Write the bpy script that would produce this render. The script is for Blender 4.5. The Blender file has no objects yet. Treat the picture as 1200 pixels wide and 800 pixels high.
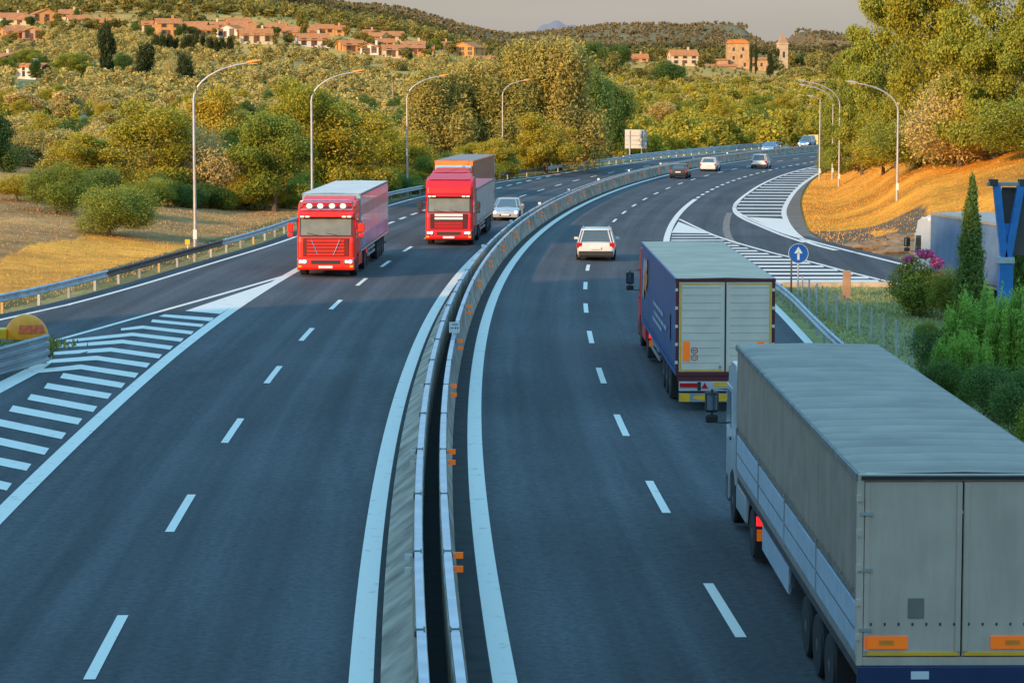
import bpy, math, random
import numpy as np
from mathutils import Vector, Matrix
random.seed(7); RNG = np.random.default_rng(7)
sc = bpy.context.scene
COL = sc.collection
R = math.radians
F = 3100.0; YH = 97.0; H0 = 8.2
PITCH = math.atan((400 - YH) / F)
CP, SP = math.cos(PITCH), math.sin(PITCH)
SX, SY = 0.62, 0.785          # horizontal travel direction of the sunlight
SUN_EL = R(17)

# ------------------------------------------------------------------ camera / pixel geometry
def ray(px, py):
    up = 400 - py
    yw = F * CP + up * SP
    return (px - 600) / yw, (-F * SP + up * CP) / yw        # dX/dY, dZ/dY
def lerp_tab(x, tab):
    return np.interp(x, [t[0] for t in tab], [t[1] for t in tab])
HL = [(0, 8.2), (90, 8.2), (100, 8.24), (112, 8.30), (124, 8.37), (172, 8.62), (208, 8.79), (240, 8.9), (298, 9.13), (400, 9.6), (500, 10.1), (700, 11)]
_yy = np.arange(-200, 900, 2.0)
_hh = np.interp(_yy, [t[0] for t in HL], [t[1] for t in HL])
_k = np.exp(-np.linspace(-2, 2, 21) ** 2); _k /= _k.sum()
_hh = np.convolve(np.pad(_hh, 10, mode='edge'), _k, mode='valid')
KS = [(0, 0), (40, 0.0), (78, .033), (400, .033)]
MX = None   # polynomial for the median line
def Mx(Y):
    Y = np.asarray(Y, float)
    if MX is None: return np.interp(Y, [0, 36, 63, 90, 130, 180, 285, 380], [0, -1.1, -1.8, -1.7, -.6, 3, 18, 42])
    return np.interp(Y, MX[0], MX[1])
def zroad(X, Y):
    off = np.clip(X - (Mx(Y) - 4.9), -6, 16)
    return H0 - np.interp(Y, _yy, _hh) - np.interp(Y, [k[0] for k in KS], [k[1] for k in KS]) * off
def P(px, py, dz=0.0):
    """point of the road surface (raised by dz) seen at a photo pixel"""
    a, b = ray(px, py)
    Y = H0 / max(-b, .005)
    for _ in range(60):
        z = float(zroad(a * Y, Y)) + dz
        Y = .5 * Y + .5 * (H0 - z) / max(-b, .005)
    return Vector((a * Y, Y, float(zroad(a * Y, Y)) + dz))
def catmull(pts, step=1.0):
    pts = [Vector(p) for p in pts]
    pts = [2 * pts[0] - pts[1]] + pts + [2 * pts[-1] - pts[-2]]
    out = []
    for i in range(1, len(pts) - 2):
        p0, p1, p2, p3 = pts[i - 1:i + 3]
        n = max(2, int((p2 - p1).length / step))
        for k in range(n):
            t = k / n
            out.append(.5 * ((2 * p1) + (p2 - p0) * t + (2 * p0 - 5 * p1 + 4 * p2 - p3) * t * t + (3 * p1 - p0 - 3 * p2 + p3) * t ** 3))
    out.append(pts[-2]); return out

ER_px = [(587, 800), (567, 640), (557, 500), (558.5, 450), (566, 400), (579, 350), (590, 325), (605, 300), (640, 266), (666.7, 248.7),
         (693, 234.8), (720, 224), (746.7, 215.3), (778.7, 206), (813, 198.8)]
def fit_median():
    global MX
    pw = [P(*p) for p in ER_px] + [P(853, 180.7, .9), P(907, 175, .9), P(950, 171.3, .9)]
    ys = np.array([p.y for p in pw]); xs = np.array([p.x for p in pw]) - .93
    for i in range(len(ER_px), len(pw)): xs[i] += .6
    w = np.ones(len(ys)); w[-3:] = .7
    c = np.polyfit(ys / 100, xs, 4, w=w)
    Y = np.arange(28, ys[-1] + 1, 1.0); X = np.polyval(c, Y / 100)
    # extend both ends
    Yl = np.arange(-150, 28, 2.0); s0 = X[1] - X[0]
    Xl = X[0] + s0 * (Yl - 28)
    h = math.atan2(X[-1] - X[-4], Y[-1] - Y[-4]); ex = []; x, y = X[-1], Y[-1]
    for i in range(120):
        h = min(h + .004, 1.25); x += 2 * math.sin(h); y += 2 * math.cos(h); ex.append((y, x))
    MX = (np.concatenate([Yl, Y, [e[0] for e in ex]]), np.concatenate([Xl, X, [e[1] for e in ex]]))
fit_median(); fit_median()
_pts = np.stack([MX[1], MX[0]], 1)
def resample(pts, step):
    d = np.r_[0, np.cumsum(np.hypot(*np.diff(pts, axis=0).T))]
    s = np.arange(0, d[-1], step)
    return s, np.stack([np.interp(s, d, pts[:, 0]), np.interp(s, d, pts[:, 1])], 1)
MS, MP = resample(_pts, 1.0)
_k5 = np.ones(9) / 9
MP[:, 0] = np.convolve(np.pad(MP[:, 0], 4, mode='edge'), _k5, 'valid')
_t = np.gradient(MP, axis=0); _t /= np.hypot(_t[:, 0], _t[:, 1])[:, None]
MN = np.stack([_t[:, 1], -_t[:, 0]], 1)      # to the right
def mpoint(s, off, dz=0):
    x = np.interp(s, MS, MP[:, 0]); y = np.interp(s, MS, MP[:, 1])
    nx = np.interp(s, MS, MN[:, 0]); ny = np.interp(s, MS, MN[:, 1])
    X, Y = x + nx * off, y + ny * off
    return Vector((X, Y, float(zroad(X, Y)) + dz))
def s_of_Y(Y): return float(np.interp(Y, MP[:, 1], MS))
def heading(Y):
    s = s_of_Y(Y); a = mpoint(s - 3, 0); b = mpoint(s + 3, 0)
    return math.atan2(-(b.x - a.x), b.y - a.y)     # rotation z for +Y forward
OFF_ER, OFF_EL = .93, -1.05

LE_px = [(0, 375), (82.5, 356.5), (165, 334), (247.5, 309), (330, 283.5), (390, 261), (456, 241), (498.7, 229.9), (573, 215.5), (640, 206), (693, 197.5), (768, 187.5), (826.7, 181), (880, 176), (925, 172)]
LEW = [P(*p) for p in LE_px]
_d = (LEW[1] - LEW[0]); LEW0 = LEW[0] - _d * (60 / _d.y) if _d.y else LEW[0]
LEC = catmull([LEW0] + LEW, 2.0)
XLt = sorted([(p.y, p.x - 2.0) for p in LEC]); XLt = [(-200, -13), (8, -13)] + XLt + [(XLt[-1][0] + 200, XLt[-1][1] + 260)]
GB_px = [(995, 292.5), (965, 282.5), (945, 270), (937.5, 252.5), (936, 235), (942.5, 220), (952.5, 208.7), (966, 200)]
GBW = [P(*p) for p in GB_px]
RN = [P(900, 295), P(950, 307), P(995, 319), P(1040, 330)]            # ramp, near edge line
RF = [P(900, 266), P(950, 282.5), P(1000, 295.5), P(1050, 308)]       # ramp, far edge line
dn = (RN[3] - RN[2]).normalized(); df = (RF[3] - RF[2]).normalized()
def ext(p, d, Y): t = (Y - p.y) / d.y; return p + d * t
RFx = [ext(RF[3], df, y) for y in (60, 80, 100, 115)]
_xr = [(-200, 13), (8, 13), (40, 34)] + [(p.y, p.x + 1.3) for p in RFx] + [(p.y, p.x) for p in GBW]
_xr.sort(); XRt = _xr + [(_xr[-1][0] + 40, _xr[-1][1] + 22), (_xr[-1][0] + 200, _xr[-1][1] + 320)]
def XL(Y): return np.interp(Y, [t[0] for t in XLt], [t[1] for t in XLt])
def XR(Y): return np.interp(Y, [t[0] for t in XRt], [t[1] for t in XRt])

# ------------------------------------------------------------------ terrain function
COLS = {
 -300: [(95, 380), (110, 340), (130, 290), (155, 215), (250, 165), (500, 110), (900, 50), (1500, -10), (3500, -80)],
 0: [(98, 360), (114, 316), (135, 262), (155, 225), (200, 205), (300, 170), (500, 120), (700, 85), (900, 58), (1100, 32), (1400, 5), (2000, -25), (3500, -40)],
 150: [(112, 328), (122, 302), (148, 255), (170, 232), (210, 212), (300, 178), (500, 120), (700, 85), (900, 55), (1100, 30), (1500, -5), (2500, -30)],
 300: [(138, 290), (150, 272), (175, 243), (210, 222), (300, 185), (500, 128), (700, 90), (900, 58), (1200, 27), (1800, 2), (3000, -12)],
 450: [(190, 240), (205, 233), (250, 212), (320, 185), (500, 135), (700, 98), (900, 68), (1100, 50), (1500, 34), (2500, 18), (3300, 6)],
 600: [(270, 205), (290, 200), (350, 185), (450, 160), (600, 130), (800, 101), (1000, 84), (1500, 70), (2200, 59), (3000, 51), (3600, 48)],
 700: [(325, 190), (345, 187), (420, 172), (600, 135), (900, 97), (1200, 78), (1800, 70), (2600, 52), (3300, 36)],
 800: [(380, 181), (400, 178), (480, 165), (600, 138), (900, 102), (1150, 79), (1800, 72), (2600, 53), (3300, 29)],
 900: [(430, 174), (450, 171), (520, 160), (700, 125), (1000, 97), (1210, 88), (1300, 84), (1800, 76), (2600, 56), (3300, 36)],
 960: [(290, 200), (320, 188), (500, 155), (800, 110), (1250, 85), (1800, 72), (2600, 55), (3300, 38)],
 1000: [(138, 290), (150, 277), (175, 250), (215, 212), (245, 193), (300, 183), (500, 150), (800, 112), (1300, 82), (2600, 60), (3300, 45)],
 1100: [(122, 310), (135, 287), (155, 250), (180, 208), (205, 171), (260, 160), (400, 140), (800, 105), (1500, 75), (3300, 60)],
 1200: [(100, 350), (115, 312), (130, 278), (150, 232), (170, 190), (190, 164), (260, 150), (400, 130), (800, 100), (1500, 75), (3300, 60)],
}
UK = sorted(COLS); RG = np.unique(np.concatenate([np.geomspace(60, 7000, 260)]))
def slope_of(py):
    up = 400 - np.asarray(py, float)
    return (-F * SP + up * CP) / (F * CP + up * SP)
TAB = []
for u in UK:
    c = sorted(COLS[u]); r = [p[0] for p in c]; z = [H0 + float(slope_of(p[1])) * p[0] for p in c]
    r += [5200, 7000]; z += [z[-1] * .5, 0]
    zz = np.interp(RG, r, z)
    kk = np.exp(-np.linspace(-1.6, 1.6, 9) ** 2); kk /= kk.sum()
    zz = np.convolve(np.pad(zz, 4, mode='edge'), kk, 'valid')
    TAB.append(zz)
TAB = np.array(TAB)
def vnoise(x, y, seed=0):
    xi = np.floor(x).astype(np.int64); yi = np.floor(y).astype(np.int64); fx = x - xi; fy = y - yi
    def h(a, b):
        n = (a * 374761393 + b * 668265263 + seed * 974711) & 0x7fffffff
        n = ((n ^ (n >> 13)) * 1274126177) & 0x7fffffff
        return ((n ^ (n >> 16)) & 0xffff) / 65535.0
    fx = fx * fx * (3 - 2 * fx); fy = fy * fy * (3 - 2 * fy)
    return (h(xi, yi) * (1 - fx) + h(xi + 1, yi) * fx) * (1 - fy) + (h(xi, yi + 1) * (1 - fx) + h(xi + 1, yi + 1) * fx) * fy
def sst(a, b, x):
    t = np.clip((x - a) / (b - a), 0, 1); return t * t * (3 - 2 * t)
def Tz(X, Y):
    X = np.atleast_1d(np.asarray(X, float)); Y = np.atleast_1d(np.asarray(Y, float))
    r = np.hypot(X, Y); front = Y > r * .93
    rr = np.where(Y > 0, np.where(front, Y, r), r)
    u = 600 + np.where(Y > 1, X / np.maximum(Y, 1), np.sign(X) * 9) * F * CP
    u = np.clip(u, UK[0], UK[-1])
    iu = np.clip(np.searchsorted(UK, u) - 1, 0, len(UK) - 2)
    ua = np.array(UK, float)[iu]; ub = np.array(UK, float)[iu + 1]; f = (u - ua) / (ub - ua)
    f = f * f * (3 - 2 * f) * .6 + f * .4
    lr = np.clip(rr, RG[0], RG[-1]); ir = np.clip(np.searchsorted(RG, lr) - 1, 0, len(RG) - 2)
    g = (lr - RG[ir]) / (RG[ir + 1] - RG[ir])
    def at(i): return TAB[i, ir] * (1 - g) + TAB[i, ir + 1] * g
    z = at(iu) * (1 - f) + at(iu + 1) * f
    amp = np.clip((rr - 120) / 2500, 0, 1) * 26 + .35
    z = z + amp * (vnoise(X / 140, Y / 210, 3) - .5) * np.clip((rr - 600) / 900, 0, 1) * .7 + (vnoise(X / 9, Y / 9, 5) - .5) * .5 * np.clip((rr - 60) / 60, 0, 1)
    zr = zroad(X, Y) - .09
    dx = np.maximum(np.maximum(XL(Y) - X, X - XR(Y)), 0)
    w = sst(.6, 8, dx) * sst(20, 60, rr + np.abs(X))
    z = zr + w * (z - zr)
    # unseen ridge added beside and behind the viewpoint, shaped to shade the foreground
    s = X * SX + Y * SY; t = X * SY - Y * SX
    amp2 = 42.5 - 19 * (1 - sst(-68.5, -66, t))
    z = z + w * amp2 * np.exp(-((s + 47) / 22) ** 2) * sst(-230, -160, t) * (1 - sst(120, 200, t))
    return z
SHADE_RIDGE = 17.0
def ground(X, Y): return float(Tz(X, Y)[0])
def G(px, py):
    """first terrain point seen at a photo pixel"""
    a, b = ray(px, py); Y = 30.0; prev = Y
    Ys = np.geomspace(40, 6500, 2600); g = Tz(a * Ys, Ys) - (H0 + b * Ys)
    i = np.argmax(g > 0) if (g > 0).any() else len(Ys) - 1
    Y = Ys[i]; return Vector((a * Y, Y, ground(a * Y, Y)))
def atY(px, Y):
    a = (px - 600) / (F * CP); return Vector((a * Y, Y, ground(a * Y, Y)))

# ------------------------------------------------------------------ materials
def new_mat(name):
    m = bpy.data.materials.new(name); m.use_nodes = True
    nt = m.node_tree; return m, nt, nt.nodes['Principled BSDF']
MATS = {}
def mat(name, col, rough=.6, metal=0, var=.12, scale=3.0, bump=0.0, spec=.5, emit=0, bscale=None, coat=0, dirt=0.0):
    if name in MATS: return MATS[name]
    m, nt, b = new_mat(name); N = nt.nodes; L = nt.links
    tc = N.new('ShaderNodeTexCoord'); nz = N.new('ShaderNodeTexNoise'); nz.inputs['Scale'].default_value = scale; nz.inputs['Detail'].default_value = 5
    L.new(tc.outputs['Object'], nz.inputs['Vector'])
    mp = N.new('ShaderNodeMapRange'); mp.inputs['From Min'].default_value = .3; mp.inputs['From Max'].default_value = .7
    mp.inputs['To Min'].default_value = 1 - var; mp.inputs['To Max'].default_value = 1 + var
    L.new(nz.outputs['Fac'], mp.inputs['Value'])
    mx = N.new('ShaderNodeVectorMath'); mx.operation = 'SCALE'; mx.inputs[0].default_value = col[:3]
    L.new(mp.outputs['Result'], mx.inputs['Scale'])
    src = mx.outputs['Vector']
    if dirt:
        sx = N.new('ShaderNodeSeparateXYZ'); L.new(tc.outputs['Object'], sx.inputs[0])
        dm = N.new('ShaderNodeMapRange'); dm.inputs['From Min'].default_value = .3; dm.inputs['From Max'].default_value = 2.2
        dm.inputs['To Min'].default_value = dirt; dm.inputs['To Max'].default_value = 0; L.new(sx.outputs['Z'], dm.inputs['Value'])
        mc = N.new('ShaderNodeMix'); mc.data_type = 'RGBA'; L.new(dm.outputs['Result'], mc.inputs['Factor'])
        L.new(src, mc.inputs['A']); mc.inputs['B'].default_value = (.06, .055, .05, 1); src = mc.outputs['Result']
    L.new(src, b.inputs['Base Color'])
    b.inputs['Roughness'].default_value = rough; b.inputs['Metallic'].default_value = metal; b.inputs['Specular IOR Level'].default_value = spec
    b.inputs['Coat Weight'].default_value = coat; b.inputs['Coat Roughness'].default_value = .08
    if bump:
        n2 = N.new('ShaderNodeTexNoise'); n2.inputs['Scale'].default_value = bscale or scale * 6; n2.inputs['Detail'].default_value = 6
        L.new(tc.outputs['Object'], n2.inputs['Vector'])
        bp = N.new('ShaderNodeBump'); bp.inputs['Strength'].default_value = 1; bp.inputs['Distance'].default_value = bump
        L.new(n2.outputs['Fac'], bp.inputs['Height']); L.new(bp.outputs['Normal'], b.inputs['Normal'])
    if emit:
        b.inputs['Emission Color'].default_value = (*col[:3], 1); b.inputs['Emission Strength'].default_value = emit
    MATS[name] = m; return m

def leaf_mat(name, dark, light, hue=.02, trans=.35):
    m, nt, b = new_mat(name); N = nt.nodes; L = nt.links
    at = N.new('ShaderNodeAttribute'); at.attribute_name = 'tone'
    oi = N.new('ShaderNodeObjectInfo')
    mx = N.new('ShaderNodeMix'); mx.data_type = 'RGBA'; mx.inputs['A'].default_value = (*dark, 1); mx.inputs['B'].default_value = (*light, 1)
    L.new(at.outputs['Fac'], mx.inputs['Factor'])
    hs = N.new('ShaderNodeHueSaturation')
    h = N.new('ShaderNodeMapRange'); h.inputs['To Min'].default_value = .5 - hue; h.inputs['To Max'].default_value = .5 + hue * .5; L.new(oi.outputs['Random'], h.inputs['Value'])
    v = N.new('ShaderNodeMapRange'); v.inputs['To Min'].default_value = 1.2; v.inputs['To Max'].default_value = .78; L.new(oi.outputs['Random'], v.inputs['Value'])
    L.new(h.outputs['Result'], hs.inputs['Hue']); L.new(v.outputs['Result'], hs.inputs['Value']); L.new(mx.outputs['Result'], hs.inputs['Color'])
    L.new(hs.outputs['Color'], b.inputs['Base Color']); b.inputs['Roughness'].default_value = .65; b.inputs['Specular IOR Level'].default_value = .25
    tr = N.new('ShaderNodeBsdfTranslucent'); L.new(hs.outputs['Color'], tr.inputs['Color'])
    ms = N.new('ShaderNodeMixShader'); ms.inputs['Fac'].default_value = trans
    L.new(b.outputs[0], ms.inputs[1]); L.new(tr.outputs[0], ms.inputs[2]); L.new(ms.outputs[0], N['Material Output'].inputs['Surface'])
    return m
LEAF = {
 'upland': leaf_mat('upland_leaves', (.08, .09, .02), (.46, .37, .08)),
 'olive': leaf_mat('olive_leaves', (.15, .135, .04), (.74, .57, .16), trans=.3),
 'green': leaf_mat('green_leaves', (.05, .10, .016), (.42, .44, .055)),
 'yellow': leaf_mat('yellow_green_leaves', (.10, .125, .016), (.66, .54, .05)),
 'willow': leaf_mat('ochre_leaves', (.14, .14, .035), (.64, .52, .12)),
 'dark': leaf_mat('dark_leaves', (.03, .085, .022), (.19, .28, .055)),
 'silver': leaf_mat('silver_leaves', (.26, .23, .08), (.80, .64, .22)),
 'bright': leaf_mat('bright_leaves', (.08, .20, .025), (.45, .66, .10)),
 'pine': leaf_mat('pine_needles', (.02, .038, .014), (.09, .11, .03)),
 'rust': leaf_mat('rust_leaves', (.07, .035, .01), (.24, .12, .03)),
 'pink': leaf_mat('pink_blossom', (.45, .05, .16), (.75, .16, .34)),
 'haze': leaf_mat('hazy_wood', (.15, .125, .05), (.27, .205, .085), trans=.1),  # haze put into the leaf colour of the farthest wood
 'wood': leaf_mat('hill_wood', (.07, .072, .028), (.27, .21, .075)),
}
BARK = mat('bark', (.13, .095, .065), .9, var=.3, scale=6, bump=.02)
M_ = dict(
 concrete=mat('barrier_concrete', (.37, .29, .22), .85, var=.5, scale=1.3, bump=.006),
 galv=mat('galvanised_steel', (.50, .53, .55), .45, .3, var=.22, scale=2.2),
 galv2=mat('dull_rail_steel', (.36, .38, .39), .5, .25, var=.35, scale=.5),
 rust=mat('weathered_rail', (.17, .13, .10), .7, .4, var=.3, scale=2),
 tyre=mat('tyre_rubber', (.022, .022, .023), .85, var=.3),
 black=mat('black_plastic', (.025, .025, .027), .55),
 chassis=mat('chassis_paint', (.05, .05, .055), .6, var=.3),
 rim=mat('wheel_steel', (.16, .14, .12), .5, .4, var=.2),
 glass=mat('vehicle_glass', (.07, .075, .06), .06, var=.1, spec=1.0, coat=1),
 alu=mat('aluminium', (.55, .57, .6), .35, .75, var=.15, scale=2),
 white=mat('white_paint', (.72, .72, .71), .35, var=.06, coat=.4, dirt=.35),
 cabwhite=mat('cab_white_paint', (.68, .69, .70), .3, var=.05, coat=.5, dirt=.4),
 red=mat('red_cab_paint', (.85, .022, .008), .42, var=.07, coat=.15, scale=1.5),
 darkred=mat('deep_red_paint', (.62, .010, .014), .42, var=.07, coat=.15, scale=1.5),
 orange=mat('orange_reflector', (.95, .19, .01), .4, var=.05, emit=.25),
 yellow=mat('yellow_paint', (1.0, .50, .02), .45, var=.1),
 amber=mat('amber_lens', (.95, .30, .02), .2, emit=.6),
 redlens=mat('red_lens', (.50, .012, .012), .2, emit=.04),
 headlamp=mat('lit_headlamp', (1.0, .88, .72), .2, emit=5.0, var=0),
 marker=mat('lit_marker', (1.0, .72, .35), .2, emit=2.2, var=0),
 chrome=mat('chrome_trim', (.7, .7, .7), .15, 1.0, var=.05),
 plate=mat('number_plate', (.75, .75, .72), .5, var=.05),
 ink=mat('plate_ink', (.05, .05, .06), .6),
 reflwhite=mat('clear_reflector', (.8, .8, .75), .3, var=.05),
 blue=mat('blue_steel', (.02, .19, .52), .4, var=.18, coat=.2),
 signblue=mat('sign_blue', (.01, .12, .46), .4, var=.05),
 lamphead=mat('lamp_head', (.55, .50, .42), .4, .3, var=.1),
 pole=mat('lamp_pole_steel', (.50, .47, .45), .45, .5, var=.2, scale=1.5),
)
def line_mat():
    m, nt, b = new_mat('road_paint'); N = nt.nodes; L = nt.links
    tc = N.new('ShaderNodeTexCoord'); n = N.new('ShaderNodeTexNoise'); n.inputs['Scale'].default_value = 3; n.inputs['Detail'].default_value = 10; n.inputs['Roughness'].default_value = .7
    L.new(tc.outputs['Object'], n.inputs['Vector'])
    r = N.new('ShaderNodeValToRGB'); e = r.color_ramp.elements; e[0].position = .32; e[0].color = (.46, .41, .36, 1); e[1].position = .42; e[1].color = (.84, .73, .62, 1)
    L.new(n.outputs['Fac'], r.inputs['Fac']); L.new(r.outputs['Color'], b.inputs['Base Color']); b.inputs['Roughness'].default_value = .65; return m
M_['paint'] = line_mat()
def asphalt_mat(name='asphalt', base=(.074, .073, .076)):
    m, nt, b = new_mat(name); N = nt.nodes; L = nt.links
    tc = N.new('ShaderNodeTexCoord'); uv = N.new('ShaderNodeUVMap'); uv.uv_map = 'UVMap'
    n1 = N.new('ShaderNodeTexNoise'); n1.inputs['Scale'].default_value = 7; n1.inputs['Detail'].default_value = 12; n1.inputs['Roughness'].default_value = .85
    L.new(tc.outputs['Object'], n1.inputs['Vector'])
    n2 = N.new('ShaderNodeTexNoise'); n2.inputs['Scale'].default_value = .12; n2.inputs['Detail'].default_value = 6; L.new(tc.outputs['Object'], n2.inputs['Vector'])
    sp = N.new('ShaderNodeSeparateXYZ'); L.new(uv.outputs['UV'], sp.inputs[0])
    # wheel tracks: lanes 3.75 m wide, two tracks in each
    w = N.new('ShaderNodeMath'); w.operation = 'MULTIPLY'; w.inputs[1].default_value = 2 * math.pi / 1.875; L.new(sp.outputs['X'], w.inputs[0])
    c = N.new('ShaderNodeMath'); c.operation = 'COSINE'; L.new(w.outputs[0], c.inputs[0])
    mp = N.new('ShaderNodeMapping'); mp.inputs['Scale'].default_value = (2.2, .02, 1); L.new(uv.outputs['UV'], mp.inputs['Vector'])
    n3 = N.new('ShaderNodeTexNoise'); n3.inputs['Scale'].default_value = 1.0; n3.inputs['Detail'].default_value = 5; L.new(mp.outputs[0], n3.inputs['Vector'])
    a1 = N.new('ShaderNodeMath'); a1.operation = 'MULTIPLY_ADD'; a1.inputs[1].default_value = .13; a1.inputs[2].default_value = 1.0; L.new(c.outputs[0], a1.inputs[0])
    a2 = N.new('ShaderNodeMath'); a2.operation = 'MULTIPLY_ADD'; a2.inputs[1].default_value = 1.1; a2.inputs[2].default_value = .45; L.new(n3.outputs['Fac'], a2.inputs[0])
    a3 = N.new('ShaderNodeMath'); a3.operation = 'MULTIPLY_ADD'; a3.inputs[1].default_value = 3.4; a3.inputs[2].default_value = -.7; L.new(n1.outputs['Fac'], a3.inputs[0])
    a4 = N.new('ShaderNodeMath'); a4.operation = 'MULTIPLY_ADD'; a4.inputs[1].default_value = .8; a4.inputs[2].default_value = .6; L.new(n2.outputs['Fac'], a4.inputs[0])
    def mul(x, y):
        k = N.new('ShaderNodeMath'); k.operation = 'MULTIPLY'; L.new(x, k.inputs[0]); L.new(y, k.inputs[1]); return k.outputs[0]
    mp2 = N.new('ShaderNodeMapping'); mp2.inputs['Scale'].default_value = (.5, .035, 1); L.new(uv.outputs['UV'], mp2.inputs['Vector'])
    n5 = N.new('ShaderNodeTexNoise'); n5.inputs['Scale'].default_value = 1.3; n5.inputs['Detail'].default_value = 9; n5.inputs['Roughness'].default_value = .6; n5.inputs['Distortion'].default_value = .6; L.new(mp2.outputs[0], n5.inputs['Vector'])
    st_ = N.new('ShaderNodeMapRange'); st_.inputs['From Min'].default_value = .52; st_.inputs['From Max'].default_value = .66; st_.inputs['To Min'].default_value = 1.0; st_.inputs['To Max'].default_value = .74; L.new(n5.outputs['Fac'], st_.inputs['Value'])
    vo = N.new('ShaderNodeTexVoronoi'); vo.feature = 'DISTANCE_TO_EDGE'; vo.inputs['Scale'].default_value = .11; mp3 = N.new('ShaderNodeMapping'); mp3.inputs['Scale'].default_value = (1, .35, 1)
    nd = N.new('ShaderNodeVectorMath'); nd.operation = 'ADD'; L.new(uv.outputs['UV'], nd.inputs[0]); L.new(n2.outputs['Color'], nd.inputs[1]); L.new(nd.outputs[0], mp3.inputs['Vector']); L.new(mp3.outputs[0], vo.inputs['Vector'])
    ck = N.new('ShaderNodeMapRange'); ck.inputs['From Min'].default_value = .0; ck.inputs['From Max'].default_value = .006; ck.inputs['To Min'].default_value = .985; ck.inputs['To Max'].default_value = 1; L.new(vo.outputs['Distance'], ck.inputs['Value'])
    t = mul(mul(mul(a1.outputs[0], a2.outputs[0]), mul(a3.outputs[0], a4.outputs[0])), mul(st_.outputs[0], ck.outputs[0]))
    sc_ = N.new('ShaderNodeVectorMath'); sc_.operation = 'SCALE'; sc_.inputs[0].default_value = base; L.new(t, sc_.inputs['Scale'])
    L.new(sc_.outputs[0], b.inputs['Base Color']); b.inputs['Roughness'].default_value = .85; b.inputs['Specular IOR Level'].default_value = .3
    bp = N.new('ShaderNodeBump'); bp.inputs['Distance'].default_value = .012; L.new(n1.outputs['Fac'], bp.inputs['Height']); L.new(bp.outputs[0], b.inputs['Normal'])
    return m
M_['asphalt'] = asphalt_mat(); M_['asphalt2'] = asphalt_mat('ramp_asphalt', (.064, .063, .066))
M_['shoulder'] = mat('dusty_shoulder', (.17, .13, .10), .9, var=.35, scale=1.2, bump=.01)
def terrain_mat():
    m, nt, b = new_mat('terrain'); N = nt.nodes; L = nt.links
    at = N.new('ShaderNodeAttribute'); at.attribute_name = 'tint'
    tc = N.new('ShaderNodeTexCoord')
    def nz(s, d=8, r=.65):
        n = N.new('ShaderNodeTexNoise'); n.inputs['Scale'].default_value = s; n.inputs['Detail'].default_value = d; n.inputs['Roughness'].default_value = r
        L.new(tc.outputs['Object'], n.inputs['Vector']); return n.outputs['Fac']
    f = nz(.9, 10, .75); g = nz(.12, 6); hh = nz(.02, 8)
    def ma(x, k, c):
        n = N.new('ShaderNodeMath'); n.operation = 'MULTIPLY_ADD'; n.inputs[1].default_value = k; n.inputs[2].default_value = c; L.new(x, n.inputs[0]); return n.outputs[0]
    def mul(x, y):
        k = N.new('ShaderNodeMath'); k.operation = 'MULTIPLY'; L.new(x, k.inputs[0]); L.new(y, k.inputs[1]); return k.outputs[0]
    t = mul(mul(ma(f, 1.7, .15), ma(g, 1.2, .4)), ma(hh, 1.0, .5))
    s = N.new('ShaderNodeVectorMath'); s.operation = 'SCALE'; L.new(at.outputs['Color'], s.inputs[0]); L.new(t, s.inputs['Scale'])
    hs = N.new('ShaderNodeMix'); hs.data_type = 'RGBA'; hs.blend_type = 'MULTIPLY'; L.new(ma(g, 1.6, -.5), hs.inputs['Factor']); L.new(s.outputs[0], hs.inputs['A']); hs.inputs['B'].default_value = (.92, .95, .72, 1)
    L.new(hs.outputs['Result'], b.inputs['Base Color']); b.inputs['Roughness'].default_value = .95; b.inputs['Specular IOR Level'].default_value = .1
    bp = N.new('ShaderNodeBump'); bp.inputs['Distance'].default_value = .25; L.new(f, bp.inputs['Height']); L.new(bp.outputs[0], b.inputs['Normal'])
    return m

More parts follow.
